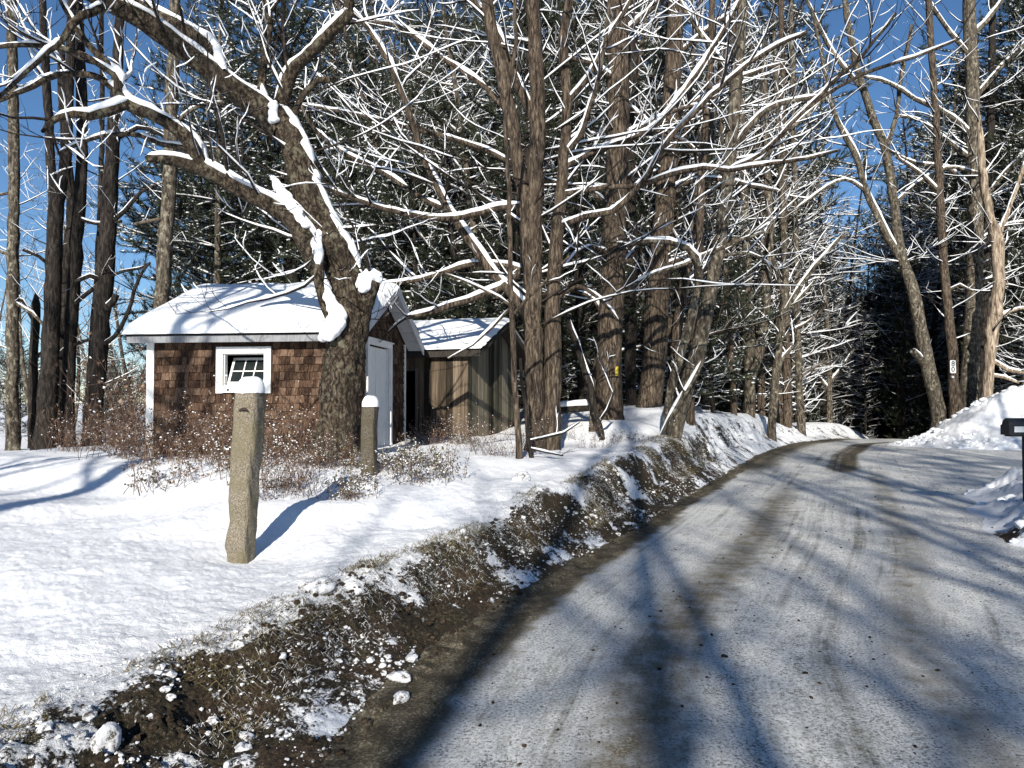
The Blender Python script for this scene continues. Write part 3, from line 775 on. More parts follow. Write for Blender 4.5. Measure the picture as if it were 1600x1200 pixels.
simple('sapling', 'slim brown sapling in the snow before the right end of the plank shed', 11.2,
    [(812, 722, 5.5), (808, 650, 5), (803, 560, 4.5), (799, 470, 4.2), (797, 400, 4), (796, 300, 3.6), (790, 190, 3.2), (805, 60, 3), (800, -60, 2.4)],
    [[(804, 490, 3), (822, 468, 2.6, -.1), (850, 440, 2.2, -.2), (890, 400, 1.8, -.4)], [(801, 480, 2.8), (780, 465, 2.2), (730, 440, 1.8, .1), (690, 425, 1.4, .2)], [(800, 478, 2.4), (770, 510, 2), (740, 540, 1.6), (700, 560, 1)]], M['bark_brown'], 31, lump=.1, twig=(2, 1.2, .6), twig_r=.004)
simple('sapling', 'thin crooked dark sapling close beside the slim brown one, forked twigs at its foot', 11.4,
    [(832, 724, 4), (825, 690, 3.5), (822, 640, 3), (815, 600, 2.6), (812, 560, 2.2)], [[(824, 690, 2.5), (850, 684, 2.2, .2), (880, 676, 1.8, .4), (905, 660, 1.2, .5)], [(825, 700, 2), (850, 705, 1.8, -.1), (880, 712, 1.2, -.2)]], M['bark_dark'], 33, lump=.1, twig=(2, 2, .5), twig_r=.004)
simple('pine_tree', 'broad reddish brown pine trunk carrying the small yellow notice', 17,
    [(953, 668, 23), (951, 600, 20), (952, 540, 19.5), (956, 470, 19), (960, 400, 18.5), (962, 300, 18), (966, 200, 17), (966, 100, 17), (966, 0, 16), (968, -150, 13), (970, -350, 9)],
    [[(960, 430, 5), (990, 395, 4, .3), (1000, 380, 3, .4)], [(962, 220, 5), (1010, 195, 4, -.2), (1060, 170, 3, -.5), (1120, 165, 2.4, -.8)], [(964, 130, 5), (925, 100, 4, -.3), (870, 85, 3, -.5), (820, 60, 2, -.8)], [(958, 330, 4), (925, 300, 3.5, .2), (870, 285, 3, .5), (800, 262, 2, .8)], [(966, 60, 5), (1010, 20, 4, .2), (1050, -20, 3, .4)],
     [(960, 400, 3.5), (925, 385, 3, -.3), (900, 396, 2.5, -.5), (880, 420, 2, -.7)], [(953, 520, 3), (930, 470, 3, .2), (900, 455, 2.4, .4), (870, 455, 2, .6)]], M['bark_brown'], 41, lump=.16, sides=22, long=14, longz=(2.5, 10))
simple('pine_tree', 'broad brown pine trunk with snow-topped knots, right of the pine with the yellow notice', 19,
    [(1012, 642, 20), (1017, 610, 18), (1023, 560, 18), (1027, 500, 18.5), (1029, 440, 17.5), (1032, 390, 16), (1038, 330, 15), (1047, 200, 14), (1053, 80, 13), (1058, -40, 12), (1062, -250, 8)],
    [[(1030, 420, 4), (1070, 402, 3.5, -.3), (1110, 385, 3, -.6), (1160, 372, 2.4, -.9)], [(1040, 300, 4), (1090, 280, 3.5, .3), (1150, 285, 3, .6), (1220, 300, 2.5, .9)], [(1048, 190, 4), (1100, 150, 3.6, -.3), (1160, 120, 3, -.6), (1220, 100, 2.4, -.9)], [(1046, 220, 4), (1010, 190, 3.4, .3), (975, 160, 3, .6)], [(1053, 90, 4), (1100, 50, 3.4, .5), (1160, 10, 3, .8)]], M['bark_brown'], 43, lump=.16, sides=22, long=14, longz=(2.5, 11))
simple('maple_tree', 'leaning grey trunk on the roadside bank, vine roots spreading at its foot', 16,
    [(1052, 684, 13), (1064, 640, 12), (1075, 600, 12), (1094, 538, 11.5), (1104, 490, 11), (1113, 443, 10.5), (1121, 399, 10), (1131, 337, 10), (1140, 250, 9.5), (1147, 169, 9.5), (1155, 80, 9), (1162, -10, 8), (1170, -200, 6)],
    [[(1040, 665, 6), (1050, 600, 7, -.2), (1066, 545, 7, -.2), (1085, 475, 6.5, -.2), (1095, 430, 6, -.2), (1088, 402, 5.5, -.3), (1072, 386, 5, -.3), (1045, 378, 4.5, -.3), (1010, 377, 4, -.4), (980, 382, 3, -.5)],
     [(984, 448, 2.5, -.6), (1022, 427, 3, -.4), (1069, 412, 3.2, -.2), (1117, 392, 3.2, -.1), (1150, 378, 3, -.2), (1195, 362, 2.4, -.3)],
     [(1150, 230, 5), (1165, 205, 5, -.2), (1185, 182, 4.5, -.3), (1215, 163, 4, -.4), (1280, 150, 3.2, -.6)],
     [(1145, 262, 4), (1190, 250, 3.6, -.2), (1220, 215, 3.3, -.3), (1260, 180, 3, -.4), (1310, 135, 2.6, -.6)],
     [(1125, 400, 3), (1170, 395, 2.5, .2), (1210, 420, 2, .4)], [(1150, 130, 4), (1100, 60, 3.4, .3), (1060, 0, 3, .5)],
     [(1044, 690, 3, -.3), (1052, 650, 3.5, -.2), (1080, 600, 3.5, -.3), (1100, 560, 3, -.3)], [(1030, 688, 2.5, -.2), (1046, 655, 3, -.25), (1070, 610, 3, -.3)]], M['bark_grey'], 47, sides=18, long=12, longz=(3, 9))
simple('maple_tree', 'thin dark leaning stem with a snowy broken top, left of the yellow notice', 15.2,
    [(943, 700, 5), (938, 675, 5), (930, 640, 5), (922, 600, 5), (906, 556, 5), (893, 515, 4.5), (884, 488, 4)], [[(936, 660, 2.4), (950, 640, 2, -.2), (960, 610, 1.4, -.3)]], M['bark_dark'], 51, snow_lo=.1, lump=.15)
simple('maple_tree', 'short pale stump-like trunk just behind the dark leaning stem', 15.8, [(928, 645, 7), (921, 610, 6.5), (914, 585, 5), (911, 575, 2)], [], M['bark_grey'], 52)
simple('pine_tree', 'narrow dark trunk between the two broad brown pines', 20, [(990, 655, 9), (985, 600, 8.5), (986, 500, 9), (987, 400, 9), (985, 250, 8), (990, 100, 7), (990, -100, 6)],
    [[(986, 450, 3), (960, 450, 2.5, .2)], [(986, 300, 3), (1020, 270, 2.5, .3), (1060, 260, 2, .5)]], M['bark_dark'], 53)
simple('pine_tree', 'slim reddish trunk right behind the leaning grey trunk', 17.5, [(1078, 668, 7), (1080, 600, 6.5), (1086, 500, 6.5), (1092, 400, 6), (1098, 250, 6), (1110, 100, 5), (1115, -100, 4)],
    [[(1090, 420, 3), (1120, 400, 2.5, .2)], [(1098, 250, 3), (1070, 220, 2.5, -.2), (1030, 210, 2, -.4)]], M['bark_brown'], 54)

# middle distance, left of the road
MIDS = [
 ('pale forked trunk on the bank halfway up the road, left stem', 27, [(1172, 660, 9), (1171, 600, 8.5), (1170, 520, 8), (1168, 440, 7), (1164, 330, 6.5), (1158, 150, 6), (1150, -20, 5)], [[(1172, 600, 6), (1186, 550, 7.5), (1195, 490, 7.5), (1199, 420, 7), (1202, 330, 6.5), (1196, 200, 6), (1190, 60, 5)], [(1166, 440, 3), (1140, 400, 2.4, -.3), (1115, 390, 2, -.4)]], 'bark_grey'),
 ('pale twin-limbed tree with a white fork reaching over the road', 26, [(1206, 664, 6.5), (1210, 600, 6.5), (1218, 540, 6), (1224, 490, 5.5), (1228, 440, 5), (1224, 350, 4.5), (1216, 200, 4), (1210, 50, 3)], [[(1222, 500, 4), (1242, 462, 3.6, -.3), (1262, 432, 3.2, -.5), (1290, 398, 2.8, -.8), (1318, 366, 2, -1)], [(1226, 470, 3), (1215, 430, 2.8), (1205, 390, 2.4), (1210, 340, 2)], [(1221, 500, 3), (1245, 470, 3), (1272, 440, 2)], [(1212, 590, 4), (1222, 560, 3.5), (1240, 540, 2.4)]], 'bark_grey'),
 ('straight slender trunk with dark bands on the far bank', 30, [(1231, 668, 7), (1230, 600, 6.5), (1228, 520, 6), (1226, 400, 5.5), (1224, 200, 5), (1220, 0, 4)], [[(1229, 520, 2.5), (1260, 505, 2, -.3), (1290, 480, 1.5, -.6)]], 'bark_brown'),
 ('straight olive trunk rightmost of the far bank pair', 30, [(1252, 670, 6.5), (1249, 600, 5.5), (1246, 520, 5), (1244, 400, 4.5), (1240, 200, 4), (1236, 0, 3.5)], [[(1248, 590, 2), (1270, 575, 2, -.3), (1300, 560, 1.4, -.5)], [(1246, 530, 2), (1225, 510, 1.5)]], 'bark_grey'),
 ('slim pale birch-like trunk at the road bend', 36, [(1297, 672, 5), (1296, 600, 4.2), (1294, 540, 4), (1290, 470, 3.2), (1284, 380, 2.6), (1276, 250, 2)], [[(1296, 600, 2.4), (1318, 570, 2), (1335, 545, 1.5)], [(1296, 610, 2), (1280, 590, 2), (1262, 580, 1.5)]], 'bark_grey'),
 ('slender brown trunk between the leaning grey trunk and the pale forked one', 25, [(1148, 655, 5), (1143, 560, 4.5), (1135, 450, 4), (1130, 300, 4), (1125, 100, 3)], [[(1140, 500, 2), (1120, 480, 1.6), (1100, 470, 1.2)]], 'bark_brown'),
]
for i, (lb, Y, tr, lm, bm) in enumerate(MIDS):
    simple('maple_tree', lb, Y, tr, lm, M[bm], 60 + i, twig=(2, 1.3, 1.7), twig_r=.010, trunk_twigs=True, step=.4, sides=10, twt=.1)

# right of the driveway, behind the snow pile
simple('maple_tree', 'mottled trunk leaning left over the snow pile, forked high, snowed stub low on it', 28.5,
    [(1468, 655, 11), (1462, 620, 10.5), (1452, 580, 10.5), (1441, 530, 9.5), (1431, 475, 9), (1422, 440, 8.5), (1412, 410, 8)],
    [[(1414, 415, 6), (1395, 385, 5.5), (1375, 345, 5), (1354, 300, 5), (1337, 244, 4.6), (1311, 195, 4), (1298, 155, 3.5), (1285, 90, 3), (1270, 20, 2.4)],
     [(1412, 415, 7.5), (1404, 370, 7), (1397, 319, 6.8), (1384, 235, 6.5), (1366, 190, 6), (1350, 142, 5.5), (1336, 90, 5), (1322, 19, 4.5), (1315, -60, 3.5)],
     [(1445, 570, 6), (1434, 556, 5, -.2), (1426, 548, 5, -.3)], [(1384, 235, 4), (1400, 180, 3.5), (1410, 110, 3.2), (1425, 40, 2.8)],
     [(1397, 319, 3), (1430, 290, 2.8), (1480, 262, 2.4), (1530, 270, 2)], [(1350, 142, 3.5), (1300, 80, 3, .3), (1260, 0, 2.5, .5)], [(1354, 300, 3), (1320, 280, 2.5), (1280, 300, 2), (1240, 330, 1.6)]], M['bark_grey'], 71, long=12, longz=(4, 14), twig=(3, .9, 1.9), twig_r=.010, step=.35, sides=14)
eighty = simple('pine_tree', 'slim brown trunk carrying the white 80 number sign', 28,
    [(1493, 655, 8.5), (1491, 610, 8), (1489, 560, 7.5), (1483, 500, 7), (1477, 440, 6.5), (1471, 350, 6), (1467, 262, 6), (1460, 150, 5), (1451, 0, 4.5), (1448, -120, 3.5)],
    [[(1478, 455, 2.6), (1500, 445, 2.2, -.3), (1520, 455, 1.6, -.5)], [(1469, 300, 2.6), (1435, 270, 2.4), (1400, 245, 2)]], M['bark_brown'], 72, long=16, longz=(3, 15), longL=(1.5, 3.2), twig=(2, 1.3, 1.6), twig_r=.010, trunk_twigs=True, step=.35, sides=14, twt=.15)
simple('pine_tree', 'stout lichen-spotted pine trunk right of the 80 number sign', 29,
    [(1511, 640, 14), (1515, 590, 12.5), (1519, 520, 12), (1522, 440, 12), (1523, 330, 11.5), (1521, 220, 10.5), (1518, 100, 9.5), (1514, 0, 9), (1512, -160, 7)],
    [[(1518, 210, 4), (1475, 175, 3.6, -.3), (1430, 155, 3.2, -.6), (1390, 130, 2.6, -.9), (1350, 120, 2, -1.2)], [(1518, 160, 4), (1560, 110, 3.5, -.2), (1610, 60, 3, -.5), (1660, 0, 2, -.8)], [(1520, 250, 3.5), (1480, 220, 3), (1440, 190, 2.5), (1400, 180, 2)],
     [(1522, 330, 3.5), (1570, 270, 3, -.2), (1620, 220, 2.4, -.4)], [(1521, 300, 3), (1480, 262, 3, .3), (1430, 255, 2.6, .6), (1390, 235, 2, .9)], [(1516, 90, 3.5), (1470, 30, 3, -.3), (1430, -30, 2.5, -.5)], [(1523, 380, 3), (1580, 350, 2.6, -.3), (1640, 345, 2, -.5)], [(1515, 60, 4), (1560, 10, 3.5), (1600, -60, 3)]], M['bark_grey'], 73, long=22, longz=(2.5, 15), longL=(1.8, 4), twig=(3, .8, 1.8), twig_r=.010, trunk_twigs=True, step=.35, sides=18, twt=.2)
simple('maple_tree', 'broken pale stripped trunk, rightmost at the snow pile', 27.5,
    [(1541, 635, 8), (1544, 590, 7.5), (1549, 530, 8), (1555, 480, 9), (1559, 430, 9), (1557, 370, 8.5), (1548, 345, 7), (1538, 290, 6), (1533, 230, 5), (1530, 180, 2)],
    [[(1556, 380, 4), (1575, 330, 3.5), (1590, 290, 3), (1610, 230, 2.4)], [(1550, 500, 3), (1580, 485, 2.5), (1610, 480, 2)], [(1546, 560, 3), (1575, 578, 3.4, -.3), (1605, 582, 2.6, -.5)], [(1545, 585, 2.5), (1570, 590, 2.5, -.3), (1592, 598, 2, -.4)]], M['bark_pale'], 74, long=10, longz=(1.5, 9), longL=(1.5, 3.2), twig=(2, 1.0, 1.6), twig_r=.010, trunk_twigs=True, step=.3, sides=14, lump=.5, twt=.2)
simple('pine_tree', 'dark trunk squeezed between the lichen-spotted pine and the broken pale one', 30.5, [(1531, 645, 7), (1534, 560, 6.5), (1540, 440, 6.5), (1545, 300, 6), (1550, 100, 5), (1550, -100, 4)], [[(1541, 440, 2.5), (1580, 415, 2, .3)]], M['bark_dark'], 75, step=.4)

# the open row of dark trunks left of the shed
LEFTS = [
 ('pale-sided pine trunk at the far left edge of the field', 20, [(20, 700, 10.5), (19, 640, 9), (20, 560, 8.5), (20, 460, 8.5), (21, 350, 8), (22, 250, 8), (20, 140, 7.5), (18, 0, 7), (16, -200, 5)], [[(20, 470, 3), (50, 490, 2.6, -.3), (80, 520, 2, -.5)], [(20, 400, 3), (-20, 385, 2.4)], [(20, 300, 2.5), (-25, 310, 2)]], 'bark_grey'),
 ('broken-topped short dark trunk, second from the left edge', 21, [(53, 700, 8), (51, 620, 6.5), (53, 540, 6), (56, 475, 6.5), (55, 458, 2)], [[(54, 560, 2.5), (80, 540, 2, -.2)], [(52, 500, 3), (35, 470, 2.5, -.2), (10, 460, 1.8, -.3)]], 'bark_dark'),
 ('thickest dark trunk left of the shed, forked high into two', 19.5, [(70, 705, 18), (74, 640, 14), (78, 560, 12.5), (82, 470, 12), (85, 380, 11.5), (88, 310, 11)], [[(86, 320, 8), (80, 270, 7), (77, 200, 6.5), (72, 110, 6), (66, 0, 5), (60, -140, 4)], [(90, 320, 9), (100, 270, 8.5), (106, 200, 8), (108, 120, 7), (112, 0, 6), (116, -140, 4.5)], [(84, 420, 3), (60, 400, 2.5, -.4), (35, 390, 2, -.6)]], 'bark_dark'),
 ('dark trunk crossing behind the thick forked one', 21.5, [(82, 700, 9), (90, 600, 8.5), (98, 500, 8.5), (106, 400, 8), (112, 320, 7), (100, 200, 6), (95, 60, 5)], [[(100, 480, 3), (130, 465, 2.5), (160, 440, 2)]], 'bark_dark'),
 ('straight dark trunk in the middle of the row left of the shed', 20, [(107, 700, 11), (107, 620, 9), (110, 520, 9), (117, 420, 9.5), (124, 320, 9), (128, 220, 8), (126, 110, 7.5), (122, -10, 6.5), (120, -160, 5)], [[(112, 480, 3.4), (140, 455, 3, -.3), (175, 430, 2.6, -.5), (230, 415, 2, -.7)], [(114, 540, 3), (145, 530, 2.6, -.3), (170, 545, 2, -.4)], [(122, 340, 3), (150, 350, 2.6, -.4), (190, 345, 2, -.6)]], 'bark_dark'),
 ('heavy dark trunk with broken side limbs nearest the shed corner', 19.5, [(150, 705, 10), (152, 640, 9), (155, 560, 11.5), (160, 480, 13), (166, 400, 13), (172, 300, 11), (176, 230, 9.5), (180, 150, 8.5), (186, 60, 7), (190, -80, 5)],
   [[(160, 490, 6), (178, 470, 5, -.2), (182, 460, 4.5, -.2)], [(158, 540, 4), (180, 525, 3.4, -.3), (200, 490, 3, -.5), (215, 440, 2.4, -.7), (235, 410, 1.8, -.8)], [(170, 350, 4), (195, 330, 3.4, -.2), (220, 300, 2.8, -.4), (245, 290, 2, -.6)], [(165, 440, 4), (140, 430, 3.5, -.4), (118, 440, 3, -.5)], [(176, 220, 4), (215, 200, 3.4, .3), (250, 210, 2.8, .5), (290, 240, 2, .7)]], 'bark_dark'),
 ('thin dark trunk hugging the heavy one nearest the shed', 20.5, [(133, 700, 6), (138, 620, 5.5), (145, 520, 5), (152, 430, 4.5), (158, 300, 4), (160, 150, 3.5), (158, 0, 3)], [], 'bark_dark'),
 ('tall pale trunk rising behind the left half of the shed roof', 18.5, [(246, 705, 13), (250, 560, 12), (252, 480, 11.5), (257, 400, 11), (263, 320, 10.5), (267, 220, 10), (270, 120, 9.5), (274, 20, 8.5), (278, -130, 6.5)], [[(262, 340, 3.4), (235, 345, 3, -.3), (210, 350, 2.4, -.4)], [(268, 200, 3.5), (300, 170, 3, .3), (350, 160, 2.4, .6)]], 'bark_grey'),
]
for i, (lb, Y, tr, lm, bm) in enumerate(LEFTS):
    simple('pine_tree', lb, Y, tr, lm, M[bm], 90 + i, twig=(2, 1.0, 1.1), twig_r=.008, trunk_twigs=True, step=.3, sides=14, twt=.08, snow_amt=.6, ang=(50, 95))

# ------------------------------------------------------------------ repeated woodland trees (one of each kind, then copies)
def proto_bare(seed, Ht=16, r0=.16, bm='bark_grey', low=.14, n1=26, L1=4.2, name='maple_tree', ang=(38, 68), dens=1.6, snowf=.85):
    rng = np.random.default_rng(seed)
    tr = branch_from(np.array([0, 0, -.2]), np.array([rng.normal(0, .06), rng.normal(0, .06), 1]), Ht, r0, rng, 14, .045, .02, .2)
    root = empty(name, (0, 0, 0))
    bs = []
    pts, rad = tr
    for k in range(n1):
        t = low + (1 - low) * (k + rng.random()) / n1
        i = min(int(t * 13), 12); f = t * 13 - i
        p = pts[i] * (1 - f) + pts[i + 1] * f
        a = rng.uniform(0, 2 * np.pi); el = R(rng.uniform(8, 52))
        d = np.array([math.cos(a) * math.cos(el), math.sin(a) * math.cos(el), math.sin(el)])
        L = L1 * (1 - .55 * t) * rng.uniform(.6, 1.2)
        c = branch_from(p, d, L, max(.018, rad[i] * .42), rng, 8, .13, .035, .25)
        bs.append(c)
        grow(c, rng, 2, bs, dens, 1.5, .010, .15, .04, ang)
    link('trunk', tube_mesh('trunk', [tr], 10, .15, seed), M[bm], root)
    link('crown', tube_mesh('crown', bs, 3), M[bm if bm != 'bark_pale' else 'bark_grey'], root)
    link('snow', snow_mesh('snow', bs, rng, 4, snowf, .15, .5), M['snow'], root)
    return root

def proto_pine(seed, Ht=18, r0=.17, bm='bark_brown', green_from=.3, L1=3.2, wh=.42, name='pine_tree', tuft=2.6, green=True, snowf=.9):
    rng = np.random.default_rng(seed)
    tr = branch_from(np.array([0, 0, -.2]), np.array([rng.normal(0, .02), rng.normal(0, .02), 1]), Ht, r0, rng, 12, .015, .02, .15)
    root = empty(name, (0, 0, 0))
    bs = []; tp = []; td = []
    pts, rad = tr
    z = Ht * .05
    while z < Ht * .98:
        t = z / Ht; i = min(int(t * 11), 10); f = t * 11 - i
        p = pts[i] * (1 - f) + pts[i + 1] * f
        for _ in range(rng.integers(2, 5)):
            a = rng.uniform(0, 2 * np.pi); el = R(rng.uniform(-8, 22))
            d = np.array([math.cos(a) * math.cos(el), math.sin(a) * math.cos(el), math.sin(el)])
            prof = np.interp(t, [0, .25, .55, 1], [.55, .9, 1, .15])
            L = L1 * prof * rng.uniform(.5, 1.15)
            c = branch_from(p, d, L, max(.011, .012 * L), rng, 7, .09, .02, .25)
            bs.append(c)
            sub = []
            grow(c, rng, 1, sub, 2.2, .8 * prof + .25, .007, .2, .0, (40, 80), upb=.0)
            bs += sub
            g = sm(green_from - .15, green_from + .15, t) if green else 0
            for q in sub + [c]:
                if rng.random() < g:
                    m_ = max(2, int(np.linalg.norm(q[0][-1] - q[0][0]) * 9 * tuft / 2.6))
                    for s_ in np.linspace(.25, 1, m_):
                        j = s_ * (len(q[0]) - 1); jj = min(int(j), len(q[0]) - 2)
                        tp.append(q[0][jj] * (1 - (j - jj)) + q[0][jj + 1] * (j - jj)); td.append(nrm(q[0][jj + 1] - q[0][jj]) + np.array([0, 0, .25]))
        z += wh * rng.uniform(.7, 1.3)
    link('trunk', tube_mesh('trunk', [tr], 10, .12, seed), M[bm], root)
    link('branches', tube_mesh('branches', bs, 3), M['twig'], root)
    link('snow', snow_mesh('snow', bs, rng, 4, snowf, .15, .5), M['snow'], root)
    if tp:
        tp = np.array(tp); td = np.array(td)
        cr = link('crown', tuft_mesh('crown', tp, td, rng, 10, .20, .010), M['needle'], root)
        sel = rng.random(len(tp)) < .30 * snowf
        pos = tp[sel] + np.array([0, 0, .03])
        link('snow', blobs_mesh('needle_snow', pos, rng.uniform(.025, .07, len(pos)), rng, False, .45, .3), M['snow'], root)
    return root

protos = {
 'high': proto_bare(110, 19, .24, 'bark_grey', .42, 26, 6.0, dens=1.0),
 'stem': proto_bare(111, 17, .22, 'bark_grey', .30, 14, 4.0, dens=1.0),
 'bare1': proto_bare(101, 15, .17, 'bark_grey'),
 'bare2': proto_bare(102, 17, .15, 'bark_brown', .1, 22, 4.6),
 'bare3': proto_bare(103, 13, .10, 'bark_grey', .08, 20, 3.4, dens=1.3),
 'under': proto_bare(104, 6.5, .05, 'bark_brown', .05, 18, 2.4, dens=1.6),
 'pineA': proto_pine(105, 19, .20, 'bark_brown', .42),
 'pineB': proto_pine(106, 17, .16, 'bark_grey', .28, 3.6),
 'pineC': proto_pine(107, 11, .10, 'bark_dark', .02, 2.8, .33),
 'dead': proto_pine(108, 16, .14, 'bark_dark', 2, 2.6, .33, green=False),
 'shady': proto_pine(109, 18, .20, 'bark_dark', .12, 4.2, .36, snowf=.6),
 'deadw': proto_pine(113, 17, .13, 'bark_grey', 2, 3.2, .30, green=False, snowf=1.5),
 'gloom': proto_pine(112, 15, .16, 'bark_dark', .02, 3.8, .34, snowf=.22),
}
used = {k: False for k in protos}
KINDLBL = {'high': 'high-crowned bare tree', 'stem': 'straight bare tree','bare1': 'bare snow-lined maple', 'bare2': 'bare brown maple', 'bare3': 'slender bare tree', 'under': 'small understory tree',
           'pineA': 'brown-trunked pine', 'pineB': 'green-boughed pine', 'pineC': 'young green conifer', 'dead': 'dead-limbed dark trunk', 'shady': 'dense dark evergreen', 'gloom': 'gloomy dark conifer', 'deadw': 'snowy-limbed dead pine'}
PLACED = []
ORDL = ['leftmost', 'second from left', 'third from left', 'fourth from left', 'fifth from left', 'sixth from left', 'seventh from left', 'eighth from left', 'ninth from left', 'tenth from left', 'eleventh from left', 'twelfth from left']
ORDR = [q.replace('left', 'right') for q in ORDL]

rng = np.random.default_rng(77)
def place(kind, x, y, zone, group, sc=1.0, z=None):
    o = protos[kind] if not used[kind] else copy_tree(protos[kind])
    used[kind] = True
    zz = H(x, y) if z is None else z
    o.location = (x, y, zz - .05)
    o.rotation_euler = (rng.normal(0, .02), rng.normal(0, .02), rng.uniform(0, 6.28))
    s_ = sc * rng.uniform(.9, 1.12)
    o.scale = (s_, s_, s_ * rng.uniform(.95, 1.08))
    tag(o, '%s %s' % (KINDLBL[kind], zone), 'tree', group)
    o['_k'] = kind; PLACED.append(o)
    return o

def scatter(n_, pxr, Yr, kinds, zone, group, sc=1.0, mind=1.6, hmax=None):
    pts = []
    tries = 0
    while len(pts) < n_ and tries < n_ * 40:
        tries += 1
        Y = rng.uniform(Yr[0] ** .7, Yr[1] ** .7) ** (1 / .7); px = rng.uniform(*pxr)
        x = (px - 800) / FPX * Y
        if -2.0 < lat(x, Y) < 6 and Y < 36: continue
        if -.8 < lat(x, Y) < 5 and Y < 75: continue
        if -7.5 < x < 2.2 and 11 < Y < 21.5: continue
        if any((x - a_) ** 2 + (Y - b_) ** 2 < mind ** 2 for a_, b_ in pts): continue
        pts.append((x, Y))
        k = kinds[int(rng.integers(len(kinds)))]
        place(k, x, Y, zone, group, sc)

G = 'woodland trees behind the sheds'
scatter(12, (290, 560), (21, 34), ['pineB', 'pineC', 'shady'], 'behind the shingled shed', G, 1.0)
scatter(16, (560, 1180), (21.5, 27), ['bare3', 'dead', 'pineC', 'gloom', 'dead'], '', G, .95, 1.3)
scatter(44, (540, 1210), (27, 42), ['bare1', 'dead', 'dead', 'pineA', 'pineB', 'bare3', 'bare2', 'pineA'], '', G, 1, 1.4)
scatter(46, (440, 1260), (42, 75), ['pineA', 'shady', 'gloom', 'dead', 'pineA'], 'deep in the wood', G, 1.45)
scatter(22, (560, 1230), (28, 38), ['pineA', 'dead', 'dead', 'gloom', 'bare1'], '', G, 1.25, 1.6)
G2 = 'woodland trees right of the road'
scatter(28, (1440, 1800), (30.5, 44), ['bare1', 'bare2', 'pineC', 'pineB', 'bare3', 'pineC', 'under', 'pineB'], '', G2, 1, 1.3)
scatter(34, (1430, 1760), (44, 70), ['pineA', 'shady', 'dead', 'gloom', 'shady'], 'deep in the wood', G2, 1.5)
scatter(14, (1440, 1640), (31, 38), ['shady', 'pineB', 'dead'], '', G2, 1.2, 1.4)
G3 = 'dark trees beyond the road bend'
scatter(66, (1215, 1460), (50, 100), ['gloom', 'gloom', 'shady', 'gloom', 'gloom'], '', G3, .95, 1.2)
scatter(10, (1230, 1450), (37, 50), ['gloom', 'dead', 'under', 'gloom'], '', G3, .62, 1.2)
scatter(20, (1215, 1470), (40, 62), ['bare1', 'dead', 'bare3', 'dead'], '', G3, 1.2, 1.4)
scatter(6, (640, 1240), (19.5, 24), ['bare2', 'bare1'], '', G, 1.0, 2.0)
scatter(5, (1440, 1640), (29.5, 33), ['bare2', 'bare1'], '', G2, 1.1, 2.0)
scatter(24, (1435, 1640), (29.2, 36), ['deadw', 'deadw', 'under', 'deadw'], '', G2, 1.0, 1.1)
scatter(14, (1120, 1250), (29, 42), ['deadw', 'under', 'bare3'], '', G, 1.0, 1.3)
scatter(12, (560, 1130), (22, 32), ['deadw', 'dead'], '', G, .95, 1.4)
scatter(22, (1570, 1960), (31, 46), ['shady', 'gloom', 'pineB'], '', G2, 1.05, 1.6)  # evergreens mostly out of view, added to shade the wood beyond the bend
scatter(16, (900, 1230), (36, 48), ['gloom', 'shady'], '', G, .9, 1.5)
G4 = 'thin trees beyond the field'
scatter(9, (-80, 260), (24, 42), ['bare3', 'under', 'bare3'], '', G4, .85)
scatter(16, (-60, 300), (26, 46), ['under', 'pineC'], 'low', G4, .40, 1.2)
# trees behind the photographer that throw the long shadows over the road
G5 = 'trees behind the viewpoint'
for j, (k, x, y, s_, ln) in enumerate([('high', -12, -14, 1.1, 0), ('high', -8.2, -8, .95, -2), ('high', -16, -24, 1.3, 0), ('bare3', -3.4, -16, 1.5, 0), ('bare3', -1.4, -21, 1.7, 4), ('bare3', -.2, -17, 1.5, 3), ('bare3', .5, -26, 1.9, 6), ('bare2', 1.1, -20, 1.2, 5), ('bare3', 2.0, -14, 1.4, 4), ('bare1', 2.6, -24, 1.4, 3), ('bare3', 3.3, -19, 1.6, 6), ('bare3', 4.2, -13, 1.4, 3), ('bare2', 4.9, -22, 1.3, 5),
                    ('bare3', 5.6, -16, 1.5, 2), ('bare3', 6.5, -12, 1.3, 5), ('pineA', 6.6, -27, 1.4, 0), ('bare3', 7.6, -18, 1.6, 3), ('bare3', 8.8, -9, 1.3, 4), ('bare2', 10, -16, 1.3, 2), ('bare3', 11.5, -7, 1.3, 0), ('pineB', 10.5, -24, 1.3, 0), ('bare1', 13, 1.5, .9, 0)]):
    o = place(k, x, y, 'behind the viewpoint', G5, s_)
    o.rotation_euler = (0, R(ln), .9 * j)
    o['label'] = '%s behind the viewpoint, %s along the road' % (KINDLBL[k], ORDL[j] if j < 11 else ORDR[21 - j])
LM = [(-200, 'the left edge'), (20, 'the pale left-edge trunk'), (110, 'the straight dark trunk'), (155, 'the heavy dark trunk'), (256, 'the tall pale trunk'), (420, 'the shed window'), (540, 'the old maple'), (640, 'the shed gable'), (720, 'the plank shed'), (808, 'the slim sapling'),
      (860, 'the multi-stemmed maple'), (955, 'the yellow-notice pine'), (1028, 'the knotty pine'), (1110, 'the leaning grey trunk'), (1175, 'the pale forked trunk'), (1250, 'the olive trunk'), (1297, 'the slim pale birch'), (1370, 'the road bend'), (1450, 'the mottled trunk'), (1490, 'the 80-sign trunk'), (1520, 'the lichen-spotted pine'), (1556, 'the broken pale trunk'), (1900, 'the right edge')]
NUMW = dict(zip(range(12, 40), 'thirteenth fourteenth fifteenth sixteenth seventeenth eighteenth nineteenth twentieth twenty-first twenty-second twenty-third twenty-fourth twenty-fifth twenty-sixth twenty-seventh twenty-eighth'.split()))
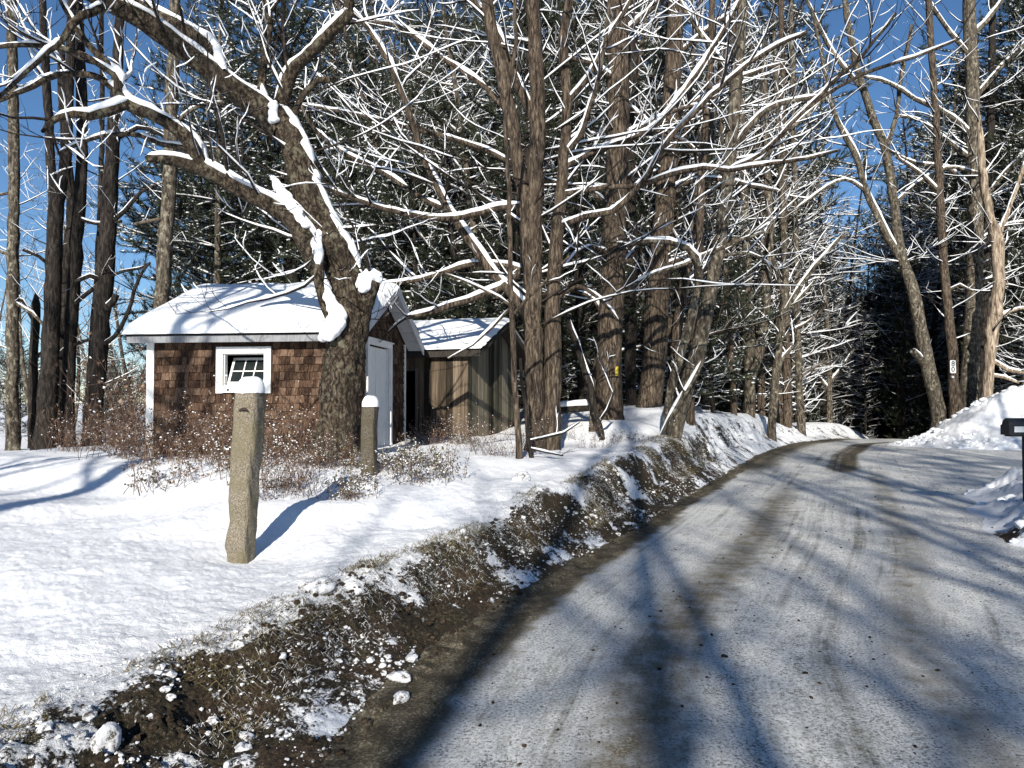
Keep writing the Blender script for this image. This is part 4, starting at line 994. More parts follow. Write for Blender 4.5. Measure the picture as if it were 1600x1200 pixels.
ORD = ['nearest', 'second nearest', 'third nearest', 'fourth nearest', 'fifth nearest', 'sixth nearest', 'seventh nearest', 'eighth nearest', 'ninth nearest', 'tenth nearest', 'eleventh nearest', 'twelfth nearest']
bk = {}
for o in PLACED:
    if o['group'] == G5: continue
    px = CX + o.location.x / o.location.y * FPX
    i = max(k for k in range(len(LM) - 1) if LM[k][0] <= px or k == 0)
    o['label'] = '%s %sbetween %s and %s' % (KINDLBL[o['_k']], '', LM[i][1], LM[i + 1][1])
    bk.setdefault(o['label'], []).append(o)
for lb, lst in bk.items():
    lst.sort(key=lambda q: q.location.y)
    for j, o in enumerate(lst):
        if len(lst) > 1: o['label'] = (ORD[j] if j < len(ORD) else '%s-nearest' % NUMW[j]) + ' ' + lb
for o in PLACED: del o['_k']
for k_n, o in protos.items():            # a kind that found no place
    if not used[k_n]:
        for ch in list(o.children): bpy.data.objects.remove(ch)
        bpy.data.objects.remove(o)

# ------------------------------------------------------------------ shingled shed
def shingles(mb, W0, W1, z0, top, rng, tr, skip=None, course=.128):
    """tr(u, v, out) -> point; top(u) = height of the wall at u"""
    z = z0; row = 0
    while z < 3.4:
        u = W0 + rng.uniform(-.1, 0)
        while u < W1:
            w = rng.uniform(.06, .13); a_ = max(u, W0); b_ = min(u + w - .004, W1); u += w
            if b_ - a_ < .02: continue
            h0 = z + rng.uniform(-.006, .008); h1 = z + course + .03
            ta, tb = top(a_), top(b_)
            if min(ta, tb) < h0 + .02: continue
            if skip and a_ < skip[1] and b_ > skip[0] and h1 > skip[2] and h0 < skip[3]:
                continue
            th = rng.uniform(.022, .040)
            mb.hexa([tr(a_, h0, th), tr(b_, h0, th * rng.uniform(.8, 1.1)), tr(b_, h0, .0), tr(a_, h0, .0),
                     tr(a_, min(h1, ta), .004), tr(b_, min(h1, tb), .004), tr(b_, min(h1, tb), 0), tr(a_, min(h1, ta), 0)], rng.uniform(0, 1) ** 1.2)
        z += course; row += 1

def roof_snow(parent, name, x0, x1, y0, ym, y1, ze, zr, zb, thick, rngseed, nx=90, ny=60, bow=.06):
    """thick rounded snow on a gabled roof: eaves at y0/y1, ridge at ym"""
    us = np.linspace(0, 1, nx); vs = np.linspace(0, 1, ny)
    U, V = np.meshgrid(us, vs, indexing='ij')
    X = x0 + (x1 - x0) * U; Y = y0 + (y1 - y0) * V
    Zr = np.where(Y < ym, ze + (zr - ze) * (Y - y0) / (ym - y0), zr + (zb - zr) * (Y - ym) / (y1 - ym))
    ed = np.minimum(np.minimum(X - x0, x1 - X), np.minimum(Y - y0, y1 - Y))
    e = np.sqrt(np.clip(1 - (1 - np.clip(ed / .32, 0, 1)) ** 2.2, 0, 1))
    ridge = np.exp(-((Y - ym) / .35) ** 2)
    t = thick * (.55 + .9 * (fbm(X, Y, .9, rngseed, 3) + .5) + .03 * fbm(X, Y, 6, rngseed + 3, 2)) * e
    Zt = Zr + t - ridge * .05 * e
    Xo = X + (np.where(X < (x0 + x1) / 2, -1, 1)) * .05 * np.exp(-ed / .05) * (np.minimum(X - x0, x1 - X) < .1) * fbm(X, Y, 5, rngseed + 9, 2) * 2
    Yo = Y - .03 * (V < .02) * (fbm(X, Y, 4, rngseed + 6, 2) + .5)
    Vt = np.stack([Xo, Yo, Zt + .005], -1).reshape(-1, 3)
    Vb = np.stack([X, Y, Zr + .004], -1).reshape(-1, 3)
    n = nx * ny; i = np.arange(n).reshape(nx, ny)
    F = np.stack([i[:-1, :-1], i[1:, :-1], i[1:, 1:], i[:-1, 1:]], -1).reshape(-1, 4)
    return link(name, mesh_np(name, np.concatenate([Vt, Vb]), [F, F[:, ::-1] + n]), M['snow'], parent)

def make_shed():
    z0 = .52
    root = empty('shed', (-2.7, 12.0, z0), R(-7.06), 'small brown shingled shed with a thick snow roof and a white-framed window', 'shed')
    rng = np.random.default_rng(8)
    W, D, HW, HR, T = 3.45, 3.5, 2.23, 3.12, .09
    wx0, wx1, wz0, wz1 = -2.12, -1.40, 1.31, 1.85
    rake = lambda y: HW + (HR - HW) * (1 - abs(y - D / 2) / (D / 2))
    wall = MB()
    # sheathing with real openings
    def slab(a, b): wall.box(a, b, .1)
    slab((-W, 0, -.3), (wx0, T, HW)); slab((wx1, 0, -.3), (0, T, HW)); slab((wx0, 0, -.3), (wx1, T, wz0)); slab((wx0, 0, wz1), (wx1, T, HW))
    slab((-W, D - T, -.3), (0, D, HW))
    dy0, dy1, dz = 1.02, 2.36, 2.08
    for xx in (-W, -T):
        if xx == -T:
            slab((xx, T, -.3), (0, dy0, HW)); slab((xx, dy1, -.3), (0, D - T, HW)); slab((xx, dy0, dz), (0, dy1, HW))
        else: slab((xx, T, -.3), (xx + T, D - T, HW))
        wall.add([(xx, 0, HW), (xx + T, 0, HW), (xx + T, D, HW), (xx, D, HW), (xx, D / 2, HR), (xx + T, D / 2, HR)],
                 [(0, 4, 3), (1, 2, 5), (0, 1, 5, 4), (3, 4, 5, 2), (0, 3, 2, 1)], .1)
    shingles(wall, -W + .09, -.02, -.25, lambda u: HW, rng, lambda u, h, o: (u, -o, h), (wx0 - .12, wx1 + .12, wz0 - .11, wz1 + .10))
    shingles(wall, .0, D - .07, -.25, lambda u: rake(u) - .02, rng, lambda u, h, o: (o, u, h), (dy0 - .09, dy1 + .09, -1, dz + .09))
    shingles(wall, 0, D, -.25, lambda u: rake(D - u) - .02, rng, lambda u, h, o: (-W - o, D - u, h))
    wall.build('wall', M['shingle'], root)
    # corner boards
    c = MB(); c.box((-W - .035, -.035, -.3), (-W + .10, -.0, HW - .005)); c.box((-W - .035, 0, -.3), (-W - .002, .09, HW - .005)); c.build('corner_board', M['white'], root, .004)
    c = MB(); c.box((.002, D - .075, -.3), (.035, D + .03, HW + .01)); c.build('corner_board', M['white'], root, .004)
    # roof boards
    oh, rk = .24, .34
    sl = (HR - HW) / (D / 2)
    ze = HW - sl * oh
    roof = MB()
    for s_ in (0, 1):
        ys = [-oh, D / 2] if s_ == 0 else [D + oh, D / 2]
        zz = [ze + .03, HR + .03]
        a_, b_ = (-W - .25, rk)
        v = [(a_, ys[0], zz[0]), (b_, ys[0], zz[0]), (b_, ys[1], zz[1]), (a_, ys[1], zz[1])]
        v2 = [(x, y, z + .035) for x, y, z in v]
        if s_ == 0: roof.hexa(v + v2)
        else: roof.hexa([v[1], v[0], v[3], v[2]] + [v2[1], v2[0], v2[3], v2[2]])
    r_ = roof.build('roof', M['darkwood'], root)
    # soffit boards under the rake overhang, seen from below
    so = MB()
    for side in (0, 1):
        n_ = 6
        for k in range(n_):
            t0, t1 = k / n_ + .004, (k + 1) / n_ - .004
            y_a = -oh + (D / 2 + oh) * t0; y_b = -oh + (D / 2 + oh) * t1
            if side: y_a, y_b = D - y_a, D - y_b
            za = HR - sl * abs(y_a - D / 2); zb = HR - sl * abs(y_b - D / 2)
            q = [(.03, y_a, za + .012), (rk - .03, y_a, za + .012), (rk - .03, y_b, zb + .012), (.03, y_b, zb + .012)]
            q2 = [(x, y, z + .015) for x, y, z in q]
            if side == 0: so.hexa(q + q2)
            else: so.hexa([q[1], q[0], q[3], q[2]] + [q2[1], q2[0], q2[3], q2[2]])
    so.build('soffit', M['grey'], root)
    for side in (0, 1):          # rake boards
        rb = MB()
        ys = [-oh - .02, D / 2] if side == 0 else [D + oh + .02, D / 2]
        zz = [HR - sl * (D / 2 + oh + .02), HR]
        v = [(rk, ys[0], zz[0] - .06), (rk + .025, ys[0], zz[0] - .06), (rk + .025, ys[1], zz[1] - .06), (rk, ys[1], zz[1] - .06)]
        v2 = [(x, y, z + .135) for x, y, z in v]
        if side == 0: rb.hexa(v + v2)
        else: rb.hexa([v[1], v[0], v[3], v[2]] + [v2[1], v2[0], v2[3], v2[2]])
        rb.build('rake_board', M['grey'], root, .003)
    f = MB(); f.box((-W - .24, -oh - .025, ze - .085), (rk - .01, -oh, ze + .028)); f.build('fascia', M['fascia'], root, .003)
    f = MB(); f.box((-W - .22, -oh + .002, ze - .03), (.0, -.03, ze - .012)); f.build('soffit', M['grey'], root)
    roof_snow(r_, 'snow', -W - .29, rk + .04, -oh - .09, D / 2, D + oh + .06, ze + .050, HR + .065, ze + .055, .18, 5)
    # window: trim, tilted sash, muntins, glass
    win = empty('window', (0, 0, 0)); win.parent = root
    fr = MB()
    fr.box((wx0 - .12, -.045, wz0 - .12), (wx0, .0, wz1 + .115)); fr.box((wx1, -.045, wz0 - .12), (wx1 + .12, .0, wz1 + .115))
    fr.box((wx0 + .001, -.044, wz1), (wx1 - .001, -.001, wz1 + .114)); fr.box((wx0 + .001, -.055, wz0 - .11), (wx1 - .001, .0, wz0))
    fr.box((wx0, .001, wz0), (wx0 + .018, T, wz1)); fr.box((wx1 - .018, .001, wz0), (wx1, T, wz1)); fr.box((wx0 + .019, .001, wz1 - .015), (wx1 - .019, T, wz1)); fr.box((wx0 + .019, .001, wz0), (wx1 - .019, T, wz0 + .015))
    fr.build('frame', M['white'], win, .003)
    A = Matrix.Translation((0, .05, wz0 + .03)) @ Matrix.Rotation(R(-26), 4, 'X')
    x0, x1, hh = wx0 + .03, wx1 - .03, wz1 - wz0 - .03
    sh = MB()
    sh.box((x0, 0, 0), (x0 + .04, .03, hh), M=A); sh.box((x1 - .04, 0, 0), (x1, .03, hh), M=A); sh.box((x0 + .041, 0, 0), (x1 - .041, .03, .05), M=A); sh.box((x0 + .041, 0, hh - .04), (x1 - .041, .03, hh), M=A)
    sh.build('sash', M['white'], win)
    mu = MB()
    for k in (1, 2):
        xc = x0 + .04 + (x1 - x0 - .08) * k / 3; mu.box((xc - .009, .003, .051), (xc + .009, .027, hh - .041), M=A)
    zc = hh * .5; mu.box((x0 + .041, .004, zc - .009), (x1 - .041, .026, zc + .009), M=A)
    mu.build('muntin', M['white'], win)
    g = MB(); g.box((x0 + .03, .013, .04), (x1 - .03, .017, hh - .03), M=A); g.build('glass', M['glass'], win)
    # door in the gable end
    door = empty('door', (0, 0, 0)); door.parent = root
    fr = MB()
    fr.box((-.0, dy0 - .09, -.25), (.06, dy0, dz + .09)); fr.box((0, dy1, -.25), (.06, dy1 + .09, dz + .09)); fr.box((.001, dy0 + .001, dz), (.059, dy1 - .001, dz + .089)); fr.box((.0, dy0 - .11, dz + .091), (.09, dy1 + .11, dz + .115))
    fr.box((-T, dy0 + .001, -.25), (-.001, dy0 + .02, dz - .001)); fr.box((-T, dy1 - .02, -.25), (-.001, dy1 - .001, dz - .001))
    fr.build('frame', M['white'], door, .004)
    ym = dy0 + (dy1 - dy0) * .5
    for a_, b_, o_ in ((dy0 + .022, ym - .004, -.075), (ym + .004, dy1 - .022, -.072)):
        lf = MB(); nb = 3
        for k in range(nb):
            u0 = a_ + (b_ - a_) * k / nb + .002; u1 = a_ + (b_ - a_) * (k + 1) / nb - .002
            lf.box((o_, u0, -.2), (o_ + .03, u1, dz - .02))
        lf.box((o_ - .004, a_ + .001, -.2), (o_ - .0005, b_ - .001, dz - .021))
        lf.build('leaf', M['white'], door, .002)
    h_ = MB(); h_.box((-.042, ym + .03, .95), (-.02, ym + .055, 1.08)); h_.build('handle', M['iron'], door, .003)
    return root
make_shed()

# ------------------------------------------------------------------ plank shed behind
def make_plank_shed():
    z0 = .50
    root = empty('plank_shed', (-.96, 16.0, z0), R(-20.7), 'weathered vertical-plank shed with a snow roof, right behind the shingled shed', 'shed')
    rng = np.random.default_rng(9)
    W, D, HW, HR = 3.4, 3.0, 2.2, 2.9
    T = .06
    sl = (HR - HW) / (D / 2)
    back = 2.2
    topz = lambda y: HR - sl * abs(y - D / 2) 
    door0, door1 = -1.60, -1.27
    wall = MB()
    wall.box((-W, .02, -.4), (door0 - .5, T + .02, HW), .1); wall.box((door1 + .0, .02, -.4), (-.02, T + .02, HW), .1); wall.box((door0 - .5, .02, 1.75), (door1, T + .02, HW), .1)
    wall.box((-W, D - T, -.4), (0, D, HW), .1); wall.box((-W, T + .02, -.4), (-W + T, D - T, HW), .1)
    wall.add([(-T - .02, .08, -.4), (-.02, .08, -.4), (-.02, D - T, -.4), (-T - .02, D - T, -.4), (-T - .02, .08, HW), (-.02, .08, HW), (-.02, D - T, HW), (-T - .02, D - T, HW)],
             [(0, 3, 2, 1), (4, 5, 6, 7), (0, 1, 5, 4), (1, 2, 6, 5), (2, 3, 7, 6), (3, 0, 4, 7)], .1)
    wall.add([(-.08, 0, HW), (-.02, 0, HW), (-.02, D, HW), (-.08, D, HW), (-.08, D / 2, HR), (-.02, D / 2, HR)], [(0, 4, 3), (1, 2, 5), (0, 1, 5, 4), (3, 4, 5, 2)], .1)
    u = -W
    while u < 0:
        w = rng.uniform(.12, .21); b_ = min(u + w - .006, 0)
        if b_ - u > .03:
            t = rng.uniform(.0, 1)
            o = rng.uniform(.022, .034); lo = -.35 + rng.uniform(-.03, .03)
            if door0 - .5 < (u + b_) / 2 < door1: lo = 1.75
            wall.hexa([(u, .02 - o, lo), (b_, .02 - o, lo), (b_, .019, lo), (u, .019, lo), (u, .02 - o, HW + .1), (b_, .02 - o, HW + .1), (b_, .019, HW + .1), (u, .019, HW + .1)], t)
        u += w
    u = .0; gw = MB()
    while u < D:
        w = rng.uniform(.13, .24); b_ = min(u + w - .006, D)
        if b_ - u > .03:
            t = rng.uniform(.0, .9); o = rng.uniform(.020, .036)
            gw.hexa([(-.019, u, -.35), (o - .02, u, -.35), (o - .02, b_, -.35), (-.019, b_, -.35), (-.019, u, topz(u) - .01), (o - .02, u, topz(u) - .01), (o - .02, b_, topz(b_) - .01), (-.019, b_, topz(b_) - .01)], t)
        u += w
    wall.build('wall', M['plank'], root); gw.build('gable_wall', M['plank_green'], root)
    dj = MB(); dj.box((door0 - .52, -.02, -.3), (door0 - .50, .1, 1.75)); dj.box((door1, -.035, -.35), (door1 + .05, .018, 1.8), .9); dj.box((door0 - .5, -.04, -.3), (door1, .10, -.12), .9)
    dj.build('door_frame', M['plank'], root)
    roof = MB(); oh, rk = .18, .36
    yb = D / 2 + back
    for ya, za, yb_, zb_, flip in ((-oh, HW - sl * oh, D / 2, HR, 0), (yb, HR - sl * back, D / 2, HR, 1)):
        v = [(-W - .2, ya, za + .03), (rk, ya, za + .03), (rk, yb_, zb_ + .03), (-W - .2, yb_, zb_ + .03)]
        v2 = [(x, y, z + .05) for x, y, z in v]
        roof.hexa(v + v2) if not flip else roof.hexa([v[1], v[0], v[3], v[2]] + [v2[1], v2[0], v2[3], v2[2]])
    for k in range(4):      # exposed rafters at the gable overhang
        pass
    r_ = roof.build('roof', M['darkwood'], root)
    for ya, yb_, in ((-oh, D / 2), (yb, D / 2)):
        rb = MB()
        za = HR - sl * abs(ya - D / 2)
        v = [(rk - .03, ya, za - .08), (rk + .01, ya, za - .08), (rk + .01, yb_, HR - .08), (rk - .03, yb_, HR - .08)]
        v2 = [(x, y, z + .105) for x, y, z in v]
        if ya < yb_: rb.hexa(v + v2)
        else: rb.hexa([v[1], v[0], v[3], v[2]] + [v2[1], v2[0], v2[3], v2[2]])
        rb.build('rake_board', M['darkwood'], root)
    f = MB(); f.box((-W - .18, -oh - .02, HW - sl * oh - .08), (rk - .035, -oh, HW - sl * oh + .03)); f.build('fascia', M['darkwood'], root)
    roof_snow(r_, 'snow', -W - .22, rk + .04, -oh - .05, D / 2, yb + .03, HW - sl * oh + .08, HR + .08, HR - sl * back + .08, .13, 15)
    return root
make_plank_shed()

# ------------------------------------------------------------------ granite posts
def granite_post(label, Y, prof, depth, rot, cap, seed, pin=None, mat='granite'):
    """prof: (px, py, half width px) from foot to top"""
    pts = [(P(a, b_, Y), w * Y / FPX) for a, b_, w in prof]
    gx, gy = pts[0][0][0], pts[0][0][1]
    gz = H(gx, gy)
    base = np.array([gx, gy, gz])
    root = empty('granite_post', tuple(base), 0, label, 'post', None)
    rng = np.random.default_rng(seed)
    P0 = [np.array([gx, gy, gz - .25])] + [p for p, _ in pts]; W0 = [pts[0][1] * .95] + [w for _, w in pts]
    c, w = resample(P0, W0, .022)
    ns = 64
    th = np.linspace(0, 2 * np.pi, ns, endpoint=False)
    k = 4.6
    cx = np.sign(np.cos(th)) * np.abs(np.cos(th)) ** (2 / k); cy = np.sign(np.sin(th)) * np.abs(np.sin(th)) ** (2 / k)
    V = []
    for i in range(len(c)):
        z = c[i][2]
        tz = min(1, (c[-1][2] - z) / .04)
        e = .93 + .07 * math.sqrt(max(0, 1 - (1 - tz) ** 2))
        split = (th > 4.9) | (th < .9)      # the rough split face
        n1 = fbm(th / 6.283 * 5 + 3, z * 2.2 + th * 0, 1.0, seed, 3) * .10 + fbm(cx * 3, cy * 3 + z * 9, 1.0, seed + 4, 3, .6) * .07
        n2 = np.where(split, np.abs(fbm(cx * 4 + 7, cy * 2 + z * 6, 1.0, seed + 7, 4, .65)) * -.42, 0)
        rr_ = (1 + n1 + n2) * e
        lx = cx * w[i] * rr_; ly = cy * w[i] * depth * rr_
        X = lx * math.cos(rot) - ly * math.sin(rot); Yy = lx * math.sin(rot) + ly * math.cos(rot)
        V.append(np.stack([c[i][0] + X, c[i][1] + Yy, np.full(ns, z)], 1))
    V = np.array(V); n = len(c)
    idx = np.arange(n * ns).reshape(n, ns)
    a = idx[:-1]; b_ = idx[1:]
    F = np.stack([a, np.roll(a, -1, 1), np.roll(b_, -1, 1), b_], -1).reshape(-1, 4)
    Vf = np.concatenate([V.reshape(-1, 3), [c[-1] + np.array([0, 0, .01])]]) - base
    tri = np.stack([idx[-1], np.roll(idx[-1], -1), np.full(ns, n * ns)], 1)
    link('stone', mesh_np('stone', Vf, [F, tri]), M[mat], root)
    # snow cap
    t = c[-1] - base; ww = w[-1]
    m_, q = 16, 36
    ph = np.linspace(0, np.pi / 2, m_); tq = np.linspace(0, 2 * np.pi, q, endpoint=False)
    VV = []
    for p_ in ph:
        rr_ = math.cos(p_) ** .55
        ccx = np.sign(np.cos(tq)) * np.abs(np.cos(tq)) ** .75; ccy = np.sign(np.sin(tq)) * np.abs(np.sin(tq)) ** .75
        nn = 1 + .14 * fbm(ccx * 2 + p_, ccy * 2, 1.2, seed + 20, 2)
        lx = ccx * ww * 1.06 * rr_ * nn; ly = ccy * ww * depth * 1.06 * rr_ * nn
        X = lx * math.cos(rot) - ly * math.sin(rot); Yy = lx * math.sin(rot) + ly * math.cos(rot)
        zz = math.sin(p_) * cap + .01 * fbm(ccx * 3, ccy * 3, 1, seed + 30, 2)
        VV.append(np.stack([t[0] + X, t[1] + Yy, t[2] - .012 + zz * np.ones(q)], 1))
    VV = np.array(VV).reshape(-1, 3)
    idx = np.arange(m_ * q).reshape(m_, q); a = idx[:-1]; b_ = idx[1:]
    F = np.stack([a, np.roll(a, -1, 1), np.roll(b_, -1, 1), b_], -1).reshape(-1, 4)
    link('snow_cap', mesh_np('snow_cap', VV, [F]), M['snow'], root)
    if pin:
        p0 = P(pin[0], pin[1], Y - ww * depth * .92) - base
        tb = [(np.array([p0 + np.array(q_) for q_ in [(0, .05, 0), (0, -.01, 0), (.005, -.035, .004), (.02, -.05, .006), (.045, -.055, .002), (.055, -.045, -.012)]]), np.array([.012, .013, .012, .011, .010, .006])),
              (np.array([p0 + np.array(q_) for q_ in [(-.03, -.012, -.01), (-.01, -.02, 0), (.01, -.022, .004), (.03, -.012, .01)]]), np.array([.008, .014, .014, .008]))]
        link('hook', tube_mesh('hook', tb, 8), M['iron'], root)
    return root
granite_post('tall rough granite post with a snow cap and iron hook, alone in the snow field', 6.5,
    [(377, 870, 17), (376, 852, 19.5), (378, 834, 19), (381, 812, 17.5), (381, 780, 19.5), (383, 745, 18.5), (387, 700, 21), (389, 660, 20), (391, 635, 20.5), (392, 612, 19)], .95, R(-14), .145, 3, (380, 640))
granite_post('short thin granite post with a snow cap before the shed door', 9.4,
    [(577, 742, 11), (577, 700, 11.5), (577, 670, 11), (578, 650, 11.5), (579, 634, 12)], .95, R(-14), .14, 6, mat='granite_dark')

# ------------------------------------------------------------------ mailbox at the right edge
def mailbox():
    b = P(1606, 752, 10.0); gz = H(b[0], b[1])
    root = empty('mailbox', (b[0], b[1], gz), 0, 'black mailbox on a dark post at the right edge beside the driveway', 'mailbox')
    t = P(1600, 653, 10.0)[2] - gz; bt = P(1600, 679, 10.0)[2] - gz
    pm = MB(); pm.box((-.045, -.045, -.3), (.045, .045, bt - .02)); pm.build('post', M['darkwood'], root, .006)
    # body: arched tube lying along x
    x0 = P(1571, 660, 10)[0] - b[0]; x1 = x0 + .52
    hw = .085; hs = (t - bt) * .55
    n = 14; v = []
    sec = [(-hw, 0)] + [(-hw * math.cos(a_), hs + (t - bt - hs) * math.sin(a_)) for a_ in np.linspace(0, math.pi, n)] + [(hw, 0)]
    for xx in (x0, x0 + .012, x1 - .012, x1):
        s_ = .94 if xx in (x0, x1) else 1
        v += [(xx, y * s_, bt + z * s_) for y, z in sec]
    k = len(sec); f = []
    for j in range(3):
        for i in range(k): f.append((j * k + i, j * k + (i + 1) % k, (j + 1) * k + (i + 1) % k, (j + 1) * k + i))
    f.append(tuple(range(k))); f.append(tuple(range(4 * k - 1, 3 * k - 1, -1)))
    mb = MB(); mb.add(v, f); mb.build('body', M['black'], root)
    d = MB(); d.box((x0 - .012, -hw - .006, bt - .004), (x0 + .02, hw + .006, bt + hs + .01)); d.build('door', M['black'], root, .004)
    s_ = MB(); s_.box((x0 + .06, -hw - .006, bt + .035), (x0 + .26, -hw - .002, bt + hs - .012)); s_.build('label_plate', M['signwhite'], root)
    br = MB(); br.box((x0 + .03, -.07, bt - .025), (x1 - .03, .07, bt - .003)); br.build('bracket', M['darkwood'], root)
mailbox()

# ------------------------------------------------------------------ number sign and yellow notice, nailed to their trunks
def text_mesh(txt, size, name, mat, parent, loc, rot=(math.pi / 2, 0, 0), ext=.002):
    cu = bpy.data.curves.new(name, 'FONT'); cu.body = txt; cu.size = size; cu.align_x = 'CENTER'; cu.align_y = 'CENTER'; cu.extrude = ext; cu.offset = size * .015
    o = bpy.data.objects.new(name, cu); COL.objects.link(o)
    dg = bpy.context.evaluated_depsgraph_get()
    me = bpy.data.meshes.new_from_object(o.evaluated_get(dg))
    bpy.data.objects.remove(o)
    me.materials.clear()
    q = link(name, me, mat, parent); q.location = loc; q.rotation_euler = rot
    return q
p = P(1489, 573, 27.78)
sg = empty('number_sign', tuple(p), R(-4), 'white vertical sign reading 80 on the slim trunk behind the snow pile', 'sign')
s_ = MB(); w_, h_ = .105, .245
cor = []
for cx_, cy_, a0 in ((w_ - .04, h_ - .04, 0), (-w_ + .04, h_ - .04, 90), (-w_ + .04, -h_ + .04, 180), (w_ - .04, -h_ + .04, 270)):
    for a_ in (0, 30, 60, 90): cor.append((cx_ + .04 * math.cos(R(a0 + a_)), cy_ + .04 * math.sin(R(a0 + a_))))
k = len(cor)
s_.add([(x, -.006, z) for x, z in cor] + [(x, .006, z) for x, z in cor], [tuple(range(k)), tuple(range(2 * k - 1, k - 1, -1))] + [(i, (i + 1) % k, k + (i + 1) % k, k + i) for i in range(k)])
s_.build('plate', M['signwhite'], sg)
text_mesh('8', .27, 'digit', M['black'], sg, (0, -.009, .105)); text_mesh('0', .27, 'digit', M['black'], sg, (0, -.009, -.105))
p = P(1489, 589, 27.78)
s2 = MB(); s2.box((-.045, -.005, -.04), (.045, .005, .04)); o = s2.build('small_tag', M['grey'], None, .004); o.location = tuple(p)
tag(o, 'tiny pale tag just below the white 80 sign', 'tag')
p = P(964, 580, 16.66)
s3 = MB(); nx = 6
vv = []; ff = []
for j in range(nx + 1):
    for i in range(5):
        vv.append((-.055 + .11 * i / 4, -.02 * math.sin(i * .9) - .006 * math.sin(j * 1.3), -.105 + .21 * j / nx))
for j in range(nx):
    for i in range(4): ff.append((j * 5 + i, j * 5 + i + 1, (j + 1) * 5 + i + 1, (j + 1) * 5 + i))
s3.add(vv, ff)
o = s3.build('notice', M['yellow'], None); o.location = tuple(p); o.rotation_euler = (0, R(4), R(38))
so = o.modifiers.new('thickness', 'SOLIDIFY'); so.thickness = .003
tag(o, 'small weathered yellow notice nailed to the broad pine trunk', 'sign')

# ------------------------------------------------------------------ shrubs, weeds
def proto_shrub(seed, n=26, Hs=.9, leafy=14, leafmat='leaf', spread=.35, snowb=70):
    rng = np.random.default_rng(seed)
    root = empty('dry_shrub', (0, 0, 0))
    st = []; lp = []
    for _ in range(n):
        p0 = np.array([rng.normal(0, spread * .45), rng.normal(0, spread * .45), -.04])
        d = np.array([rng.normal(0, .35), rng.normal(0, .35), 1.0])
        L = Hs * rng.uniform(.45, 1.15)
        c = branch_from(p0, d, L, rng.uniform(.003, .006), rng, 7, .16, -.03, .35)
        st.append(c)
        sub = []
        grow(c, rng, 1, sub, 7 / max(.4, Hs), .22 * Hs + .06, .0022, .3, .02, (30, 70))
        st += sub
        for q in sub:
            for _ in range(2 if rng.random() < leafy / 20 else 1): lp.append(q[0][rng.integers(2, 6)])
    link('stems', tube_mesh('stems', st, 3), M['stem'], root)
    lp = np.array(lp)
    n_ = len(lp)
    keep = rng.random(n_) < leafy / 22
    q = lp[keep]
    dirs = rng.normal(0, 1, q.shape); dirs[:, 2] -= .8; dirs /= np.linalg.norm(dirs, axis=1, keepdims=True)
    sd = np.cross(dirs, rng.normal(0, 1, q.shape)); sd /= np.linalg.norm(sd, axis=1, keepdims=True)
    ln = rng.uniform(.02, .055, (len(q), 1)); w = ln * rng.uniform(.2, .42, (len(q), 1))
    nn = np.cross(dirs, sd)
    a0 = q; a1 = q + dirs * ln * .5 + sd * w + nn * w * .5; a2 = q + dirs * ln; a3 = q + dirs * ln * .5 - sd * w + nn * w * .5
    v = np.stack([a0, a1, a2, a3], 1).reshape(-1, 3); f = np.arange(len(v)).reshape(-1, 4)
    link('leaves', mesh_np('leaves', v, [np.concatenate([f[:, [0, 1, 2]], f[:, [0, 2, 3]]])], False), M[leafmat], root)
    pk = lp[rng.integers(0, n_, snowb)] + np.array([0, 0, .008])
    link('snow', blobs_mesh('shrub_snow', pk, np.stack([rng.uniform(.35, 1, snowb) ** 2 * .019, rng.uniform(.3, 1, snowb) ** 2 * .012, rng.uniform(.3, 1, snowb) ** 2 * .010], 1), rng, False, .7, .45, False), M['snow'], root)
    return root
shr = [proto_shrub(201, 30, .95, 20, 'leaf', .45, 75), proto_shrub(202, 22, .70, 22, 'leaf', .4, 65), proto_shrub(203, 24, .45, 20, 'weed', .42, 170), proto_shrub(204, 16, 1.15, 12, 'leaf', .35, 40), proto_shrub(205, 14, .38, 12, 'weed', .3, 110)]
shu = [False] * len(shr)
rng = np.random.default_rng(301)
def shrub(k, x, y, label, group, s=1.0):
    o = shr[k] if not shu[k] else copy_tree(shr[k])
    shu[k] = True
    o.location = (x, y, H(x, y) - .02); o.rotation_euler = (rng.normal(0, .08), rng.normal(0, .08), rng.uniform(0, 6.28))
    s_ = s * rng.uniform(.85, 1.15); o.scale = (s_, s_, s_ * rng.uniform(.85, 1.1))
    tag(o, label, 'shrub', group)
    return o
def row(n, px0, px1, Y0, Y1, kinds, label, group, s=1.0):
    for i in range(n):
        px = px0 + (px1 - px0) * (i + rng.random()) / n; Y = rng.uniform(Y0, Y1)
        w_ = ORDL[i] if i < n / 2 else ORDR[n - 1 - i]
        shrub(kinds[int(rng.integers(len(kinds)))], (px - 800) / FPX * Y, Y, label + ', ' + w_, group, s)
row(19, 235, 490, 10.6, 11.9, [0, 1, 1, 3], 'reddish dry shrub flecked with snow along the shingled front wall', 'dry shrubs along the shed front')
row(9, 240, 480, 9.3, 10.6, [1, 2, 4, 1], 'low snow-flecked weed clump in front of the shed shrubs', 'low weeds before the shed')
row(4, 185, 240, 11.5, 14, [0, 1, 3], 'reddish bramble left of the white shed corner', 'brambles at the left shed corner', .9)
row(7, 90, 200, 16, 19, [1, 0, 3], 'brown thicket shrub at the foot of the dark trunks', 'thicket under the left trunks', 1.0)
row(5, 405, 490, 8.1, 9.2, [1, 3, 2], 'dark wispy weed between the tall granite post and the maple', 'weeds behind the granite post', .8)
row(8, 490, 560, 9.4, 10.0, [1, 2], 'brown snow-caught weed at the foot of the old maple', 'weeds at the maple foot', .7)
